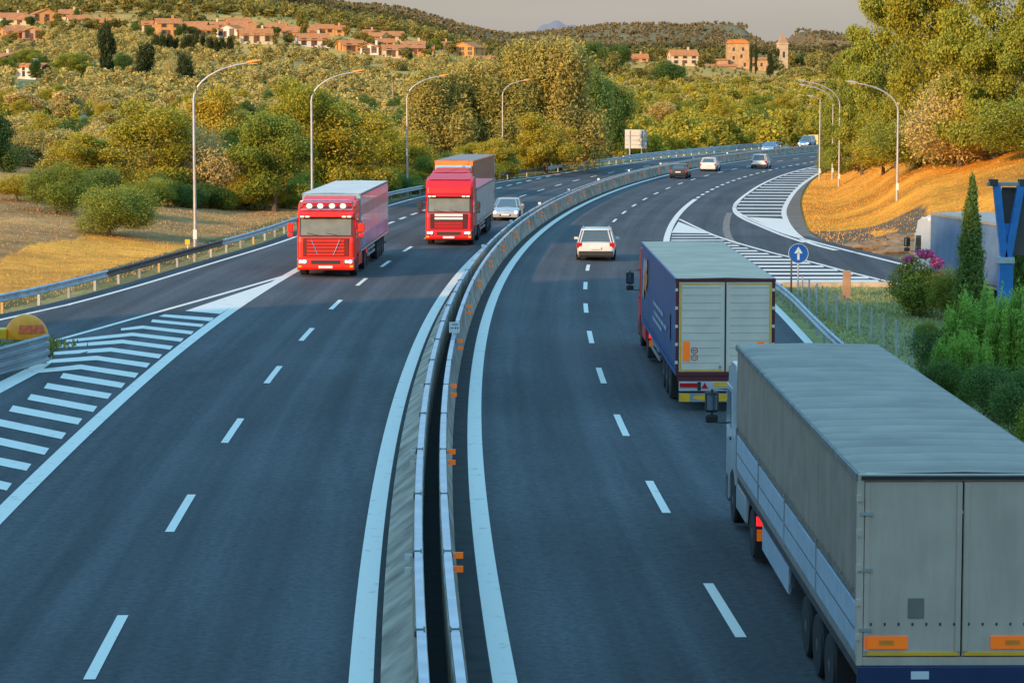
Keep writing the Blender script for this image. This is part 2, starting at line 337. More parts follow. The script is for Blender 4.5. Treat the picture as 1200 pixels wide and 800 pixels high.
# ------------------------------------------------------------------ mesh helpers
class MB:
    def __init__(self): self.v = []; self.f = []; self.m = []
    def add(self, vs, fs, m=0):
        o = len(self.v); self.v += [tuple(v) for v in vs]; self.f += [tuple(i + o for i in f) for f in fs]; self.m += [m] * len(fs); return self
    def box(self, x0, x1, y0, y1, z0, z1, m=0, T=None):
        vs = [Vector(c) for c in ((x0, y0, z0), (x1, y0, z0), (x1, y1, z0), (x0, y1, z0), (x0, y0, z1), (x1, y0, z1), (x1, y1, z1), (x0, y1, z1))]
        if T: vs = [T @ v for v in vs]
        return self.add(vs, [(0, 3, 2, 1), (4, 5, 6, 7), (0, 1, 5, 4), (1, 2, 6, 5), (2, 3, 7, 6), (3, 0, 4, 7)], m)
    def tube(self, pts, rad, n=8, m=0, caps=True):
        pts = [Vector(p) for p in pts]; rad = [rad] * len(pts) if not hasattr(rad, '__len__') else rad
        vs = []; up = Vector((0, 0, 1))
        for i, p in enumerate(pts):
            d = (pts[min(i + 1, len(pts) - 1)] - pts[max(i - 1, 0)]).normalized()
            a = d.cross(Vector((1, 0, 0)) if abs(d.z) > .9 else up).normalized(); b = a.cross(d)
            for k in range(n):
                t = 2 * math.pi * k / n; vs.append(p + (a * math.cos(t) + b * math.sin(t)) * rad[i])
        fs = [(i * n + k, i * n + (k + 1) % n, (i + 1) * n + (k + 1) % n, (i + 1) * n + k) for i in range(len(pts) - 1) for k in range(n)]
        if caps: fs += [tuple(range(n))[::-1], tuple((len(pts) - 1) * n + k for k in range(n))]
        return self.add(vs, fs, m)
    def prism(self, prof, x0, x1, axis='x', m=0):
        """profile of (a,b) extruded along axis; x: (y,z); y: (x,z); z: (x,y)"""
        def mk(a, b, c): return {'x': (c, a, b), 'y': (a, c, b), 'z': (a, b, c)}[axis]
        n = len(prof); vs = [mk(a, b, x0) for a, b in prof] + [mk(a, b, x1) for a, b in prof]
        fs = [(k, (k + 1) % n, n + (k + 1) % n, n + k) for k in range(n)] + [tuple(range(n))[::-1], tuple(range(n, 2 * n))]
        return self.add(vs, fs, m)
    def loft(self, loops, m=0, caps=True):
        n = len(loops[0]); vs = [p for l in loops for p in l]
        fs = [(i * n + k, i * n + (k + 1) % n, (i + 1) * n + (k + 1) % n, (i + 1) * n + k) for i in range(len(loops) - 1) for k in range(n)]
        if caps: fs += [tuple(range(n))[::-1], tuple((len(loops) - 1) * n + k for k in range(n))]
        return self.add(vs, fs, m)
    def sweep(self, path, prof, m=0, closed=True):
        """profile (lateral, z) swept along horizontal path of Vectors"""
        loops = []
        for i, p in enumerate(path):
            d = path[min(i + 1, len(path) - 1)] - path[max(i - 1, 0)]; d.z = 0; d.normalize(); r = Vector((d.y, -d.x, 0))
            loops.append([p + r * a + Vector((0, 0, b)) for a, b in prof])
        n = len(prof); vs = [q for l in loops for q in l]; kn = n if closed else n - 1
        fs = [(i * n + k, i * n + (k + 1) % n, (i + 1) * n + (k + 1) % n, (i + 1) * n + k) for i in range(len(loops) - 1) for k in range(kn)]
        if closed: fs += [tuple(range(n))[::-1], tuple((len(loops) - 1) * n + k for k in range(n))]
        return self.add(vs, fs, m)
    def build(self, name, mats, parent=None, bevel=0, smooth=False, loc=None):
        me = bpy.data.meshes.new(name); me.from_pydata(self.v, [], self.f)
        mats = mats if isinstance(mats, (list, tuple)) else [mats]
        for a in mats: me.materials.append(M_[a] if isinstance(a, str) else a)
        me.polygons.foreach_set('material_index', self.m)
        if smooth:
            me.polygons.foreach_set('use_smooth', [True] * len(self.f))
        me.update()
        import bmesh
        bm = bmesh.new(); bm.from_mesh(me); bmesh.ops.recalc_face_normals(bm, faces=bm.faces); bm.to_mesh(me); bm.free()
        if smooth: me.set_sharp_from_angle(angle=R(38))
        o = bpy.data.objects.new(name, me); COL.objects.link(o)
        if parent: o.parent = parent
        if loc: o.location = loc
        if bevel:
            b = o.modifiers.new('bevel', 'BEVEL'); b.width = bevel; b.segments = 2; b.limit_method = 'ANGLE'; b.angle_limit = R(35)
        return o
def thing(name, label, cat, loc=(0, 0, 0), rz=0, group=None, scale=None):
    o = bpy.data.objects.new(name, None); COL.objects.link(o); o.location = loc; o.rotation_euler = (0, 0, rz)
    if scale: o.scale = scale
    o['label'] = label; o['category'] = cat
    if group: o['group'] = group
    return o
def tag(o, label=None, cat=None, group=None, kind=None):
    if label: o['label'] = label
    if cat: o['category'] = cat
    if group: o['group'] = group
    if kind: o['kind'] = kind
    return o
def copy_tree(o, parent=None):
    c = o.copy(); COL.objects.link(c); c.parent = parent
    if parent: c.matrix_parent_inverse = o.matrix_parent_inverse
    for ch in [x for x in KIDS.get(o.name, [])]: copy_tree_into(ch, c)
    return c
KIDS = {}
def reg(o):
    KIDS[o.name] = [c for c in bpy.data.objects if c.parent == o]
    for c in KIDS[o.name]: KIDS[c.name] = [d for d in bpy.data.objects if d.parent == c]
def copy_tree_into(ch, c):
    d = ch.copy(); COL.objects.link(d); d.parent = c
    for g in KIDS.get(ch.name, []): copy_tree_into(g, d)
def np_mesh(name, V, Fq, matr, tone=None, mats=None, smooth=False):
    me = bpy.data.meshes.new(name); me.vertices.add(len(V)); me.vertices.foreach_set('co', np.asarray(V, np.float32).ravel())
    k = Fq.shape[1]; me.loops.add(Fq.size); me.loops.foreach_set('vertex_index', Fq.ravel().astype(np.int32))
    me.polygons.add(len(Fq)); me.polygons.foreach_set('loop_start', np.arange(0, Fq.size, k, dtype=np.int32))
    me.materials.append(matr)
    if mats is not None:
        for x in mats[0]: me.materials.append(x)
        me.polygons.foreach_set('material_index', mats[1].astype(np.int32))
    if smooth: me.polygons.foreach_set('use_smooth', np.ones(len(Fq), bool))
    me.update(calc_edges=True)
    if tone is not None:
        a = me.attributes.new('tone', 'FLOAT', 'POINT'); a.data.foreach_set('value', tone.astype(np.float32))
    return me

# ------------------------------------------------------------------ terrain mesh
def build_terrain():
    th = np.unique(np.round(np.concatenate([np.linspace(-.215, .215, 250), np.linspace(-.6, .6, 60), np.linspace(-math.pi, math.pi, 73), np.linspace(-2.7, -.6, 240)]), 5))
    rr = np.unique(np.concatenate([np.linspace(4, 60, 30), np.geomspace(60, 480, 200), np.geomspace(480, 7000, 150)]))
    TH, RR = np.meshgrid(th, rr); X = RR * np.sin(TH); Y = RR * np.cos(TH); Z = Tz(X.ravel(), Y.ravel())
    V = np.stack([X.ravel(), Y.ravel(), Z], 1); nr, nt_ = X.shape
    i = np.arange((nr - 1) * (nt_ - 1)); a = (i // (nt_ - 1)) * nt_ + i % (nt_ - 1)
    Fq = np.stack([a, a + 1, a + nt_ + 1, a + nt_], 1)
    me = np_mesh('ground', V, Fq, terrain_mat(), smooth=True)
    x, y = V[:, 0], V[:, 1]; r = np.hypot(x, y); u = 600 + x / np.maximum(y, 1) * F * CP
    n1 = vnoise(x / 6, y / 6, 11); n2 = vnoise(x / 2, y / 2.5, 12); n3 = vnoise(x / 120, y / 200, 9); n4 = vnoise(x / 40, y / 60, 21)
    C = np.tile(np.array([.22, .17, .07]), (len(V), 1))
    grn = np.array([.11, .14, .035]); dry = np.array([.42, .33, .15]); org = np.array([.92, .38, .05]); wood = np.array([.22, .155, .06]); soil = np.array([.20, .15, .10])
    C = dry * (1 - n1[:, None] * .6) + grn * n1[:, None] * .6
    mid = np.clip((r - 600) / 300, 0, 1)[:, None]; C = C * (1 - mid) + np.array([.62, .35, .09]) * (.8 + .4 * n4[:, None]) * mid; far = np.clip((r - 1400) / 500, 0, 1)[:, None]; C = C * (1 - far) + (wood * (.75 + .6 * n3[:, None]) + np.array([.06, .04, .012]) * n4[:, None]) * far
    hz = np.clip((r - 2000) / 2600, 0, 1)[:, None]; C = C * (1 - hz * .5) + np.array([.13, .135, .15]) * hz * .5  # distance haze put into the far ground colour
    right = (x > XR(y) - .2) & (y > 100) & (y < 330) & (x > 0); C[right] = (org * (.75 + .5 * n1[:, None]) * (1 - .25 * n2[:, None]))[right]
    # rocky foot of the right bank
    d = x - XR(y); rock = right & (d < 5.5 + 2 * n1) & (y < 165) & (n2 > .2); C[rock] = np.array([.17, .13, .09])
    gd = (x > 9) & (y < 118) & (y > 30) & (x < 34); C[gd] = (np.array([.46, .40, .17]) * (1 - n1[:, None] * .35) + grn * n1[:, None] * .45)[gd]
    lf = (x < XL(y)) & (y < 260); d2 = XL(y) - x
    C[lf] = (np.array([.56, .29, .115]) * (.75 + .5 * n2[:, None]) * (1 - .3 * n1[:, None]) + grn * n1[:, None] * .12)[lf]
    st = lf & (d2 > 1.2) & (d2 < 6.5 + 1.5 * n1) & (y < 135); C[st] = (np.array([1.0, .43, .07]) * (.8 + .35 * n2[:, None]))[st]  # sunlit strip beside the left rail put into the ground colour
    gs = lf & (d2 < 2.2) ; C[gs] = (np.array([.20, .18, .07]) * (.6 + .7 * n2[:, None]))[gs]
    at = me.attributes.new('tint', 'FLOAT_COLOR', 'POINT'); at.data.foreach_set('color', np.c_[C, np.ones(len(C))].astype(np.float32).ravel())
    o = bpy.data.objects.new('ground', me); COL.objects.link(o); tag(o, kind='structure'); return o
build_terrain()
# far blue mountain
mb = MB(); pr = []
for i in range(90):
    px = 540 + i * 2.4; t = (px - 660) / 95
    h = 97 - 0.5 - 72 * max(0, 1 - abs(t) ** 1.7) ** .8 - 3 * math.sin(px * .11) - 1.5 * math.sin(px * .31)
    if t < 0: h += 6 * (1 - max(0, 1 - abs(t)))
    Y = 9000; pr.append((px, h, Y))
loops = []
for px, h, Y in pr:
    a, b = ray(px, max(h, 23)); zt = H0 + b * Y * 1.0
    loops.append([Vector((a * Y, Y, -60)), Vector((a * Y, Y + 150, zt)), Vector((a * (Y + 1500), Y + 1500, -60))])
mb.loft(loops)
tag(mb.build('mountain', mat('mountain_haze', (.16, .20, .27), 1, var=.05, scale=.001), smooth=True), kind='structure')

# ------------------------------------------------------------------ road sheets
def sheet(name, rows, material, dz, uvf=None):
    """rows: list of lists of (X,Y) with equal length"""
    n = len(rows[0]); A = np.array(rows, float).reshape(-1, 2)
    Z = zroad(A[:, 0], A[:, 1]) + dz; V = np.c_[A, Z]
    i = np.arange((len(rows) - 1) * (n - 1)); a = (i // (n - 1)) * n + i % (n - 1)
    Fq = np.stack([a, a + 1, a + n + 1, a + n], 1); me = np_mesh(name, V, Fq, material, smooth=True)
    off = (A[:, 0] - Mx(A[:, 1]))
    h = np.interp(A[:, 1], MP[:, 1], _t[:, 1]); off = off * h
    uvl = me.uv_layers.new(name='UVMap'); uvl.data.foreach_set('uv', np.c_[off[Fq.ravel()], A[Fq.ravel(), 1]].astype(np.float32).ravel())
    o = bpy.data.objects.new(name, me); COL.objects.link(o); tag(o, kind='structure'); return o
rows = []
ys = list(np.arange(-60, 116, 2.0)) + [116.6, 116.8] + list(np.arange(118, 140, 1.0)) + list(np.arange(140, 520, 2.5))
for y in ys:
    xl = float(XL(y)) + 1.1
    xr = float(Mx(y)) + .93 + 11.2 if y < 116.7 else (float(np.interp(y, [116.7, 124], [RN[3].x + .3, RF[3].x])) if y < 124 else float(XR(y)) - .05)
    rows.append([(xl + (xr - xl) * k / 24, y) for k in range(25)])
sheet('road', rows, M_['asphalt'], 0)
rows = []
RNc = catmull([ext(RN[3], dn, 50)] + [RN[3], RN[2], RN[1], RN[0], P(840, 277), P(796, 257)], 1.0)
RFc = catmull([ext(RF[3], df, 50)] + [RF[3], RF[2], RF[1], P(915, 272), P(880, 257.5), P(863, 248), P(861, 242), P(866, 236)], 1.0)
def xat(curve, y):
    c = sorted([(p.y, p.x) for p in curve]); return float(np.interp(y, [q[0] for q in c], [q[1] for q in c]))
for y in np.arange(52, 158, 1.5):
    xl, xr = xat(RNc, y) - .5, xat(RFc, y) + .9
    rows.append([(xl + (xr - xl) * k / 8, y) for k in range(9)])
sheet('slip_road', rows, M_['asphalt2'], .006)

LINES = MB()
def strip_world(path, width, dz=.012, side=0):
    d0 = []; n = len(path)
    for i, p in enumerate(path):
        d = path[min(i + 1, n - 1)] - path[max(i - 1, 0)]; d.z = 0; d.normalize(); r = Vector((d.y, -d.x, 0))
        for s in (-.5, .5):
            q = p + r * width * (s + side); d0.append((q.x, q.y, float(zroad(q.x, q.y)) + dz))
    LINES.add(d0, [(2 * i, 2 * i + 1, 2 * i + 3, 2 * i + 2) for i in range(n - 1)])
def mpath(off, s0, s1, step=2.0):
    n = max(1, int((s1 - s0) / step)); return [mpoint(s0 + (s1 - s0) * k / n, off) for k in range(n + 1)]
S = s_of_Y
SEND = S(470)
strip_world(mpath(OFF_ER, S(20), SEND), .34); strip_world(mpath(OFF_EL, S(20), SEND), .34)
s = S(38.3) + .0
for k in range(-3, 36):
    a = s + 12 * k; 
    if a + 2.25 < SEND: strip_world(mpath(OFF_EL - 3.75, a - 2.2, a + 2.2), .17)
s = S(40.7)
for k in range(-3, 36):
    a = s + 12 * k
    if a + 2.25 < SEND: strip_world(mpath(OFF_ER + 3.62, a - 2.2, a + 2.2), .17)
# outer line of the left carriageway
strip_world(mpath(OFF_EL - 7.14, S(20), S(140)), .36)
a = S(146)
while a < SEND: strip_world(mpath(OFF_EL - 7.4, a, a + 3), .22); a += 6
strip_world(mpath(OFF_ER + 7.4, S(20), S(212)), .36)
a = S(214)
while a < SEND: strip_world(mpath(OFF_ER + 7.4, a, a + 3), .26); a += 6
strip_world([p for p in LEC if p.y > 20], .22)
strip_world(catmull([P(62, 400), P(150, 375.5), P(240, 350.5), P(334, 323.5)], 2), .22)
strip_world(RNc, .24); strip_world(RFc, .28)
# right edge line beyond the lorries
strip_world(catmull([P(893, 345), P(922, 374), P(947, 401), P(1010, 465), P(1100, 560)], 2), .3)
# outer hatching line: both borders of the far hatched island
def Z15(l): return [P(780 + x / 4, 140 + y / 4) for x, y in l]
OUT = catmull(Z15([(322, 415), (335, 388), (380, 350), (450, 305), (540, 265), (640, 235), (745, 212)]), 1.5)
OUT2 = catmull(Z15([(322, 415), (330, 440), (370, 468), (450, 503), (540, 540), (650, 577)]), 1.5)
strip_world(OUT, .3); strip_world(OUT2, .3)
INN = catmull(Z15([(800, 614), (700, 587), (640, 560), (590, 515), (563, 470), (555, 430), (570, 390), (600, 345), (640, 305), (690, 270), (735, 243)]), 1.5)
strip_world(INN, .36)
def quadpx(pts, dz=.011):
    vs = [P(*p) for p in pts]; LINES.add([(v.x, v.y, float(zroad(v.x, v.y)) + dz) for v in vs], [tuple(range(len(vs)))])
q15 = lambda l: [(780 + x / 4, 140 + y / 4) for x, y in l]
quadpx(q15([(388, 458), (548, 466), (578, 518), (630, 560), (520, 520)]))
def edge_x(curve_px, y):
    c = sorted([(b, a) for a, b in curve_px]); return float(np.interp(y, [q[0] for q in c], [q[1] for q in c]))
outl = [(335, 388), (380, 350), (450, 305), (540, 265), (640, 235), (745, 212)]; outl2 = [(322, 415), (330, 440), (370, 468)]
innl = [(563, 470), (555, 430), (570, 390), (600, 345), (640, 305), (690, 270), (745, 236)]
for y in (450, 433, 417, 401, 386, 371, 357, 343, 330, 318, 306, 295, 284, 274, 264, 255, 247, 239, 231):
    h = 5.0 if y > 380 else (4 if y > 300 else 2.8)
    x0 = edge_x(outl + outl2, y) + 12; x1 = edge_x(innl, y) - 8
    quadpx(q15([(x0, y - h / 2), (x1, y - h / 2 + 1), (x1, y + h / 2 + 1), (x0, y + h / 2)]))
# gore between the motorway and the slip road
rnpx = [(792, 255), (840, 277), (880, 293), (900, 295.5), (920, 300.5), (950, 307), (995, 319), (1040, 330)]
rnpx = [(792, 255), (820, 267.5), (840, 276.5), (865, 286.5), (900, 296.5), (950, 307.5), (995, 319), (1040, 330)]
for i, y in enumerate((275.5, 278.6, 281.7, 284.8, 288, 291, 294.2, 297.6, 301, 304.6, 308.4, 312.4, 316.6, 321, 325.6, 329.4)):
    x1 = min(edge_x(rnpx, y) - 4, 1030); hh = .5 + i * .045
    Yl = P(800, y); xl = mpoint(s_of_Y(Yl.y), OFF_ER + 7.7); x0 = 600 + xl.x / xl.y * F * CP
    x0 = max(x0, 785)
    if x1 > x0 + 3: quadpx([(x0, y - hh), (x1 - 2, y - hh), (x1 + 1, y + hh), (x0, y + hh)])
quadpx([(795, 260), (830, 273.6), (787, 273)])
# left hatching
q13 = lambda l: [(x / 2.9625, 370 + y / 2.9625) for x, y in l]
RLEG = [((575, 0), (740, 12)), ((530, 18), (705, 35)), ((495, 40), (670, 60)), ((460, 65), (635, 85)), ((425, 90), (598, 112)), ((385, 118), (560, 142)), ((335, 147), (518, 173)),
        ((280, 178), (478, 208)), ((220, 208), (432, 243)), ((165, 243), (385, 280)), ((108, 282), (335, 325)), ((45, 322), (283, 368)), ((-20, 366), (227, 418)), ((-90, 415), (168, 472)), ((-170, 470), (106, 527)), ((-240, 530), (38, 595)), ((-320, 600), (-35, 670)), ((-400, 680), (-120, 755)), ((-500, 770), (-200, 850))]
LLEG = {2: (420, 48), 3: (230, 88), 4: (185, 108), 5: (178, 132), 6: (150, 160), 7: (130, 193)}
for i, (a, b) in enumerate(RLEG):
    t = 4.2 + i * .55
    x0, y0 = a; x1, y1 = b
    quadpx(q13([(x0, y0 - t), (x1 + 3, y1 - t), (x1 - t * 1.2, y1 + t), (x0 - (0 if i in LLEG else t * 1.4), y0 + t)]))
    if i in LLEG:
        lx, ly = LLEG[i]; quadpx(q13([(lx, ly - t * .7), (x0, y0 - t), (x0, y0 + t), (lx, ly + t * .8)]))
for (a, b, c, d) in (((255, 362), (285, 343), (262, 347), (200, 364)),): pass
quadpx([(320, 330), (217, 364.5), (258, 368)])
quadpx([(193, 368.5), (250, 374), (246, 376.6), (186, 371)])
quadpx([(-30, 462), (40, 428), (62, 424), (45, 437), (0, 461), (-30, 476)])
LM = LINES.build('road_markings', 'paint'); tag(LM, kind='structure')
# dusty shoulder at the foot of the bank
rows = []; inn_s = [p for p in INN]; cg = catmull([P(1060, 311)] + [P(*p) for p in GB_px], 1.5)
def resamp(path, n):
    L_ = [0]
    for i in range(1, len(path)): L_.append(L_[-1] + (path[i] - path[i - 1]).length)
    return [(float(np.interp(L_[-1] * k / n, L_, [p.x for p in path])), float(np.interp(L_[-1] * k / n, L_, [p.y for p in path]))) for k in range(n + 1)]
ra, rb = resamp(INN, 60), resamp(cg, 60)
rows = [[(a[0] + (b[0] - a[0]) * (.05 + 1.1 * k / 5), a[1] + (b[1] - a[1]) * (.05 + 1.1 * k / 5)) for k in range(6)] for a, b in zip(ra, rb)]
sheet('shoulder', rows, M_['shoulder'], .004)
mb = MB(); pth = catmull(Z15([(300, 438), (288, 470), (285, 515), (300, 560), (335, 588)]), 1.0); v_ = []
for i, p in enumerate(pth):
    d = pth[min(i + 1, len(pth) - 1)] - pth[max(i - 1, 0)]; d.z = 0; d.normalize()
    for q_ in (-.22, .22): c_ = p + Vector((d.y, -d.x, 0)) * q_; v_.append((c_.x, c_.y, float(zroad(c_.x, c_.y)) + .011))
mb.add(v_, [(2 * i, 2 * i + 1, 2 * i + 3, 2 * i + 2) for i in range(len(pth) - 1)]); tag(mb.build('road_seam', mat('seam_mortar', (.22, .18, .15), .9, var=.3)), kind='structure')
kb = MB(); kp = [Vector((x_, 116.25, float(zroad(x_, 116.25)))) for x_ in np.linspace(10.6, RN[3].x + .2, 12)]
kb.sweep(kp, [(-.14, -.1), (-.14, .10), (-.11, .12), (.11, .12), (.14, .10), (.14, -.1)]); tag(kb.build('kerb', mat('kerb_stone', (.50, .38, .26), .85, var=.25)), kind='structure')
# gutters beside the median barriers
for nm, o0, o1 in (('gutter', .40, OFF_ER - .19), ('gutter', OFF_EL + .19, -.76)):
    rows = [[((q := mpoint(S(20) + k * 2.0, o0 + (o1 - o0) * j)).x, q.y) for j in (0, 1)] for k in range(int((SEND - S(20)) / 2))]
    sheet(nm, rows, mat('gutter_dirt', (.028, .027, .026), .95, var=.4, scale=2), .008)
rows = [[((q := mpoint(S(20) + k * 2.0, o)).x, q.y) for o in (-.19, .19)] for k in range(int((SEND - S(20)) / 2))]
sheet('median_strip', rows, mat('median_soil', (.012, .013, .010), .95, var=.5, scale=3), .014)

# ------------------------------------------------------------------ median barriers
def median_barrier(side, label):
    s0, s1 = S(20), SEND - 4
    t = thing('median_barrier', label, 'barrier', mpoint(s0, side * .24))
    inv = -Vector(t.location)
    out = side
    path = mpath(0, s0, s1, 2.0)
    prof = [(out * .15, 0), (out * .15, .80), (out * .30, .80), (out * .33, .40), (out * (.42 if side > 0 else .78), .06), (out * (.42 if side > 0 else .78), 0)]
    mb = MB(); mb.sweep([p + inv for p in path], prof); mb.build('wall', 'concrete', t)
    mb = MB(); mb.sweep([p + inv for p in path], [(out * .165, .80), (out * .165, .90), (out * .29, .90), (out * .29, .80)]); mb.build('top_rail', 'alu', t)
    mb = MB(); a = s0 + 3
    while a < min(s1, S(260)):
        p = mpoint(a, out * .24, .90) + inv; h = heading(p.y - inv.y)
        T = Matrix.Translation(p) @ Matrix.Rotation(h, 4, 'Z')
        mb = MB(); mb.box(-.075, .065, -.03, .03, -.1, .012, 0, T); mb.box(-.08, -.06, -.16, .16, -.06, .010, 0, T); mb.box(.045, .068, -.16, .16, -.06, .010, 0, T)
        mb.build('joint_bracket', 'rust', t); a += 6
    a = S(41.6) - 12.3; k = 0
    while a < s1:
        p = mpoint(a, out * .325) + inv; h = heading(p.y - inv.y)
        T = Matrix.Translation(p) @ Matrix.Rotation(h, 4, 'Z')
        for z in ((.72, .50) if side > 0 else (.70, .48)):
            mb = MB(); w = .16 if side > 0 else .12
            mb.box(min(0, out * w), max(0, out * w), -.015, .015, z - .05, z + .05, 0, T)
            mb.box(min(-.02 * out, out * .03), max(-.02 * out, out * .03), -.05, .06, z - .02, z + .02, 1, T)
            mb.build('reflector', ['orange' if side > 0 else 'reflwhite', 'galv'], t)
        a += 12.3
    return t
median_barrier(1, 'concrete median barrier with orange reflectors beside the right carriageway')
median_barrier(-1, 'concrete median barrier with grey reflectors beside the left carriageway')
# small markers on top of the barrier
p = mpoint(S(P(530, 392, .9).y), .24, .90); t = thing('distance_marker', 'small white kilometre plate standing on top of the median barrier', 'marker', p, heading(p.y))
MB().box(-.16, .16, -.012, .012, .06, .38).build('panel', 'plate', t); mb = MB(); mb.box(-.08, .10, -.018, -.0125, .30, .32); mb.box(-.11, -.03, -.018, -.0125, .19, .215); mb.box(.01, .05, -.018, -.0125, .18, .225); mb.box(.075, .11, -.018, -.0125, .18, .225)
mb.build('lettering', 'ink', t); MB().box(-.05, .05, -.03, .03, 0, .06).build('bracket', 'galv', t)
proto = thing('delineator', 'small pale reflector cap standing on the median barrier', 'delineator', (0, 0, 0), 0, 'small reflector caps along the median')
MB().box(-.09, .09, -.03, .03, .03, .17).build('reflector', 'reflwhite', proto, bevel=.01); MB().box(-.03, .03, -.03, .03, 0, .03).build('foot', 'galv', proto); reg(proto)
for k in range(14):
    o = proto if k == 0 else copy_tree(proto)
    a = S(122) + k * 24.6; o.location = mpoint(a, -.24, .912); o.rotation_euler.z = heading(o.location.y)

# ------------------------------------------------------------------ guardrails
def wbeam(path, dz, h=.30):
    c = h / 2
    prof = [(0, dz - c), (.05, dz - c + .04), (.05, dz - c * .55), (-.03, dz - .03), (-.03, dz + .03), (.05, dz + c * .55), (.05, dz + c - .04), (0, dz + c), (-.012, dz + c), (.035, dz + c - .045), (.035, dz + c * .55), (-.045, dz + .035), (-.045, dz - .035), (.035, dz - c * .55), (.035, dz - c + .045), (-.012, dz - c)]
    mb = MB(); mb.sweep(path, prof); return mb
def guardrail(path, label, zs=(.55,), post=4.0, mats=('galv',), posts='galv2', flip=False, group=None, maxposts=100, pcol=None):
    """path: ground points; the beam sits on the road side"""
    base = path[0].copy(); t = thing('guardrail', label, 'guardrail', base, 0, group)
    pts = [p - base for p in path]
    if flip: pts = pts[::-1]
    L_ = [0]
    for i in range(1, len(pts)): L_.append(L_[-1] + (pts[i] - pts[i - 1]).length)
    def at(s): return Vector([float(np.interp(s, L_, [p[j] for p in pts])) for j in range(3)])
    tot = L_[-1]; nseg = len(mats); 
    for k in range(nseg):
        a, b = tot * k / nseg, tot * (k + 1) / nseg; n = max(2, int((b - a) / 2.0))
        seg = [at(a + (b - a) * i / n) for i in range(n + 1)]
        for z in zs: wbeam(seg, z).build('beam', mats[k], t, smooth=False)
    n = int(tot / post); n = min(n, maxposts)
    for i in range(n + 1):
        p = at(tot * i / max(n, 1)); q = at(tot * i / max(n, 1) + .1) - p
        h = math.atan2(-q.x, q.y) if q.length > 1e-4 else 0
        T = Matrix.Translation(p) @ Matrix.Rotation(h, 4, 'Z')
        mb = MB(); mb.box(-.16, -.06, -.04, .04, -.2, max(zs) + .13, 0, T); mb.box(-.06, -.03, -.05, .05, max(zs) - .06, max(zs) + .06, 0, T)
        mb.build('post', (pcol[i % len(pcol)] if pcol else posts), t)
    return t
def off_path(path, d):
    out = []
    for i, p in enumerate(path):
        v = path[min(i + 1, len(path) - 1)] - path[max(i - 1, 0)]; v.z = 0; v.normalize(); r = Vector((v.y, -v.x, 0)); q = p + r * d
        q.z = float(zroad(q.x, q.y)) - .02; out.append(q)
    return out
LG = [p for p in off_path(LEC, -1.25) if p.y > 60]
i1 = next(i for i, p in enumerate(LG) if p.y > 172)
i2 = next(i for i, p in enumerate(LG) if p.y > 300)
guardrail(LG[:i1 + 1], 'dark weathered guardrail along the dry grass beside the left slip lane', (.50,), 3.6, ('galv', 'galv', 'rust', 'galv', 'galv'), 'galv2', pcol=['galv2', 'galv2', 'galv2', mat('sunlit_post', (.55, .33, .13), .7), 'galv2', 'galv2'])  # some posts carry warm sunlight in their colour
guardrail(LG[i1:i2 + 1], 'grey guardrail in front of the tall ochre trees on the outer left verge', (.50,), 4, ('galv', 'rust', 'galv'), 'galv2', pcol=['galv2', 'galv2'])
guardrail(LG[i2:], 'distant pale guardrail with double beam under the dark roadside hedge', (.62, .30), 4.5, ('galv', 'galv', 'galv2'), 'plate')
GR = catmull([P(990, 403, .62), P(972, 387, .62), P(950, 366, .62), P(929, 345, .62), P(911, 331, .62), P(897, 322, .62)], 1.5)
GR = [Vector((p.x, p.y, p.z - .62)) for p in GR]
e = (GR[0] - GR[1]).normalized(); GR = [GR[0] + e * k for k in (40, 30, 20, 10)] + GR
for p in GR: p.z = float(zroad(p.x, p.y)) - .03
guardrail(GR, 'pale blue-grey guardrail between the lorries and the wire fence', (.50,), 2.6, ('galv',), 'galv2', flip=True)
# three-beam rail with the yellow crash cushion
p0, p1 = P(57, 426), P(-90, 470); path = [p0 + (p1 - p0) * k / 6 for k in range(7)]
for p in path: p.z = float(zroad(p.x, p.y))
guardrail(path, 'blue-grey triple beam guardrail ending beside the yellow crash cushion', (.70, .46, .22), 1.3, ('galv2',), 'galv2', flip=True)
c = P(31, 399.5); t = thing('crash_cushion', 'rounded yellow crash cushion nose with red arrow behind the triple rail', 'crash cushion', c + Vector((0, 0, 0)), R(8), scale=(.66, .8, .66))
def dome(cx, cz, rx, ry, rz, a0, a1, b0, b1, nu=28, nv=12):
    mb = MB(); v = []
    for j_ in range(nv + 1):
        b_ = b0 + (b1 - b0) * j_ / nv
        for i_ in range(nu + 1):
            a_ = a0 + (a1 - a0) * i_ / nu; v.append((cx + rx * math.cos(a_) * math.cos(b_), ry * math.sin(a_) * math.cos(b_), cz + rz * math.sin(b_)))
    mb.add(v, [(j_ * (nu + 1) + i_, j_ * (nu + 1) + i_ + 1, (j_ + 1) * (nu + 1) + i_ + 1, (j_ + 1) * (nu + 1) + i_) for j_ in range(nv) for i_ in range(nu)]); return mb
dome(0, .12, 1.05, .55, 1.15, 0, 2 * math.pi, 0, math.pi / 2).build('nose', mat('cushion_yellow', (1.0, .33, .005), .45, var=.14, scale=2), t, smooth=True)
dome(0, .12, 1.07, .57, 1.17, -1.9, -.5, .25, .62).build('red_band', mat('cushion_red', (.85, .13, .02), .5, var=.3, scale=6), t, smooth=True)
MB().box(-1.5, -.9, -.4, .4, .12, .62).build('rear_box', 'yellow', t, bevel=.05); MB().box(-1.4, .8, -.4, .4, 0, .14).build('skid', 'galv2', t)
# weeds in the wedge behind the rail are added with the grass below

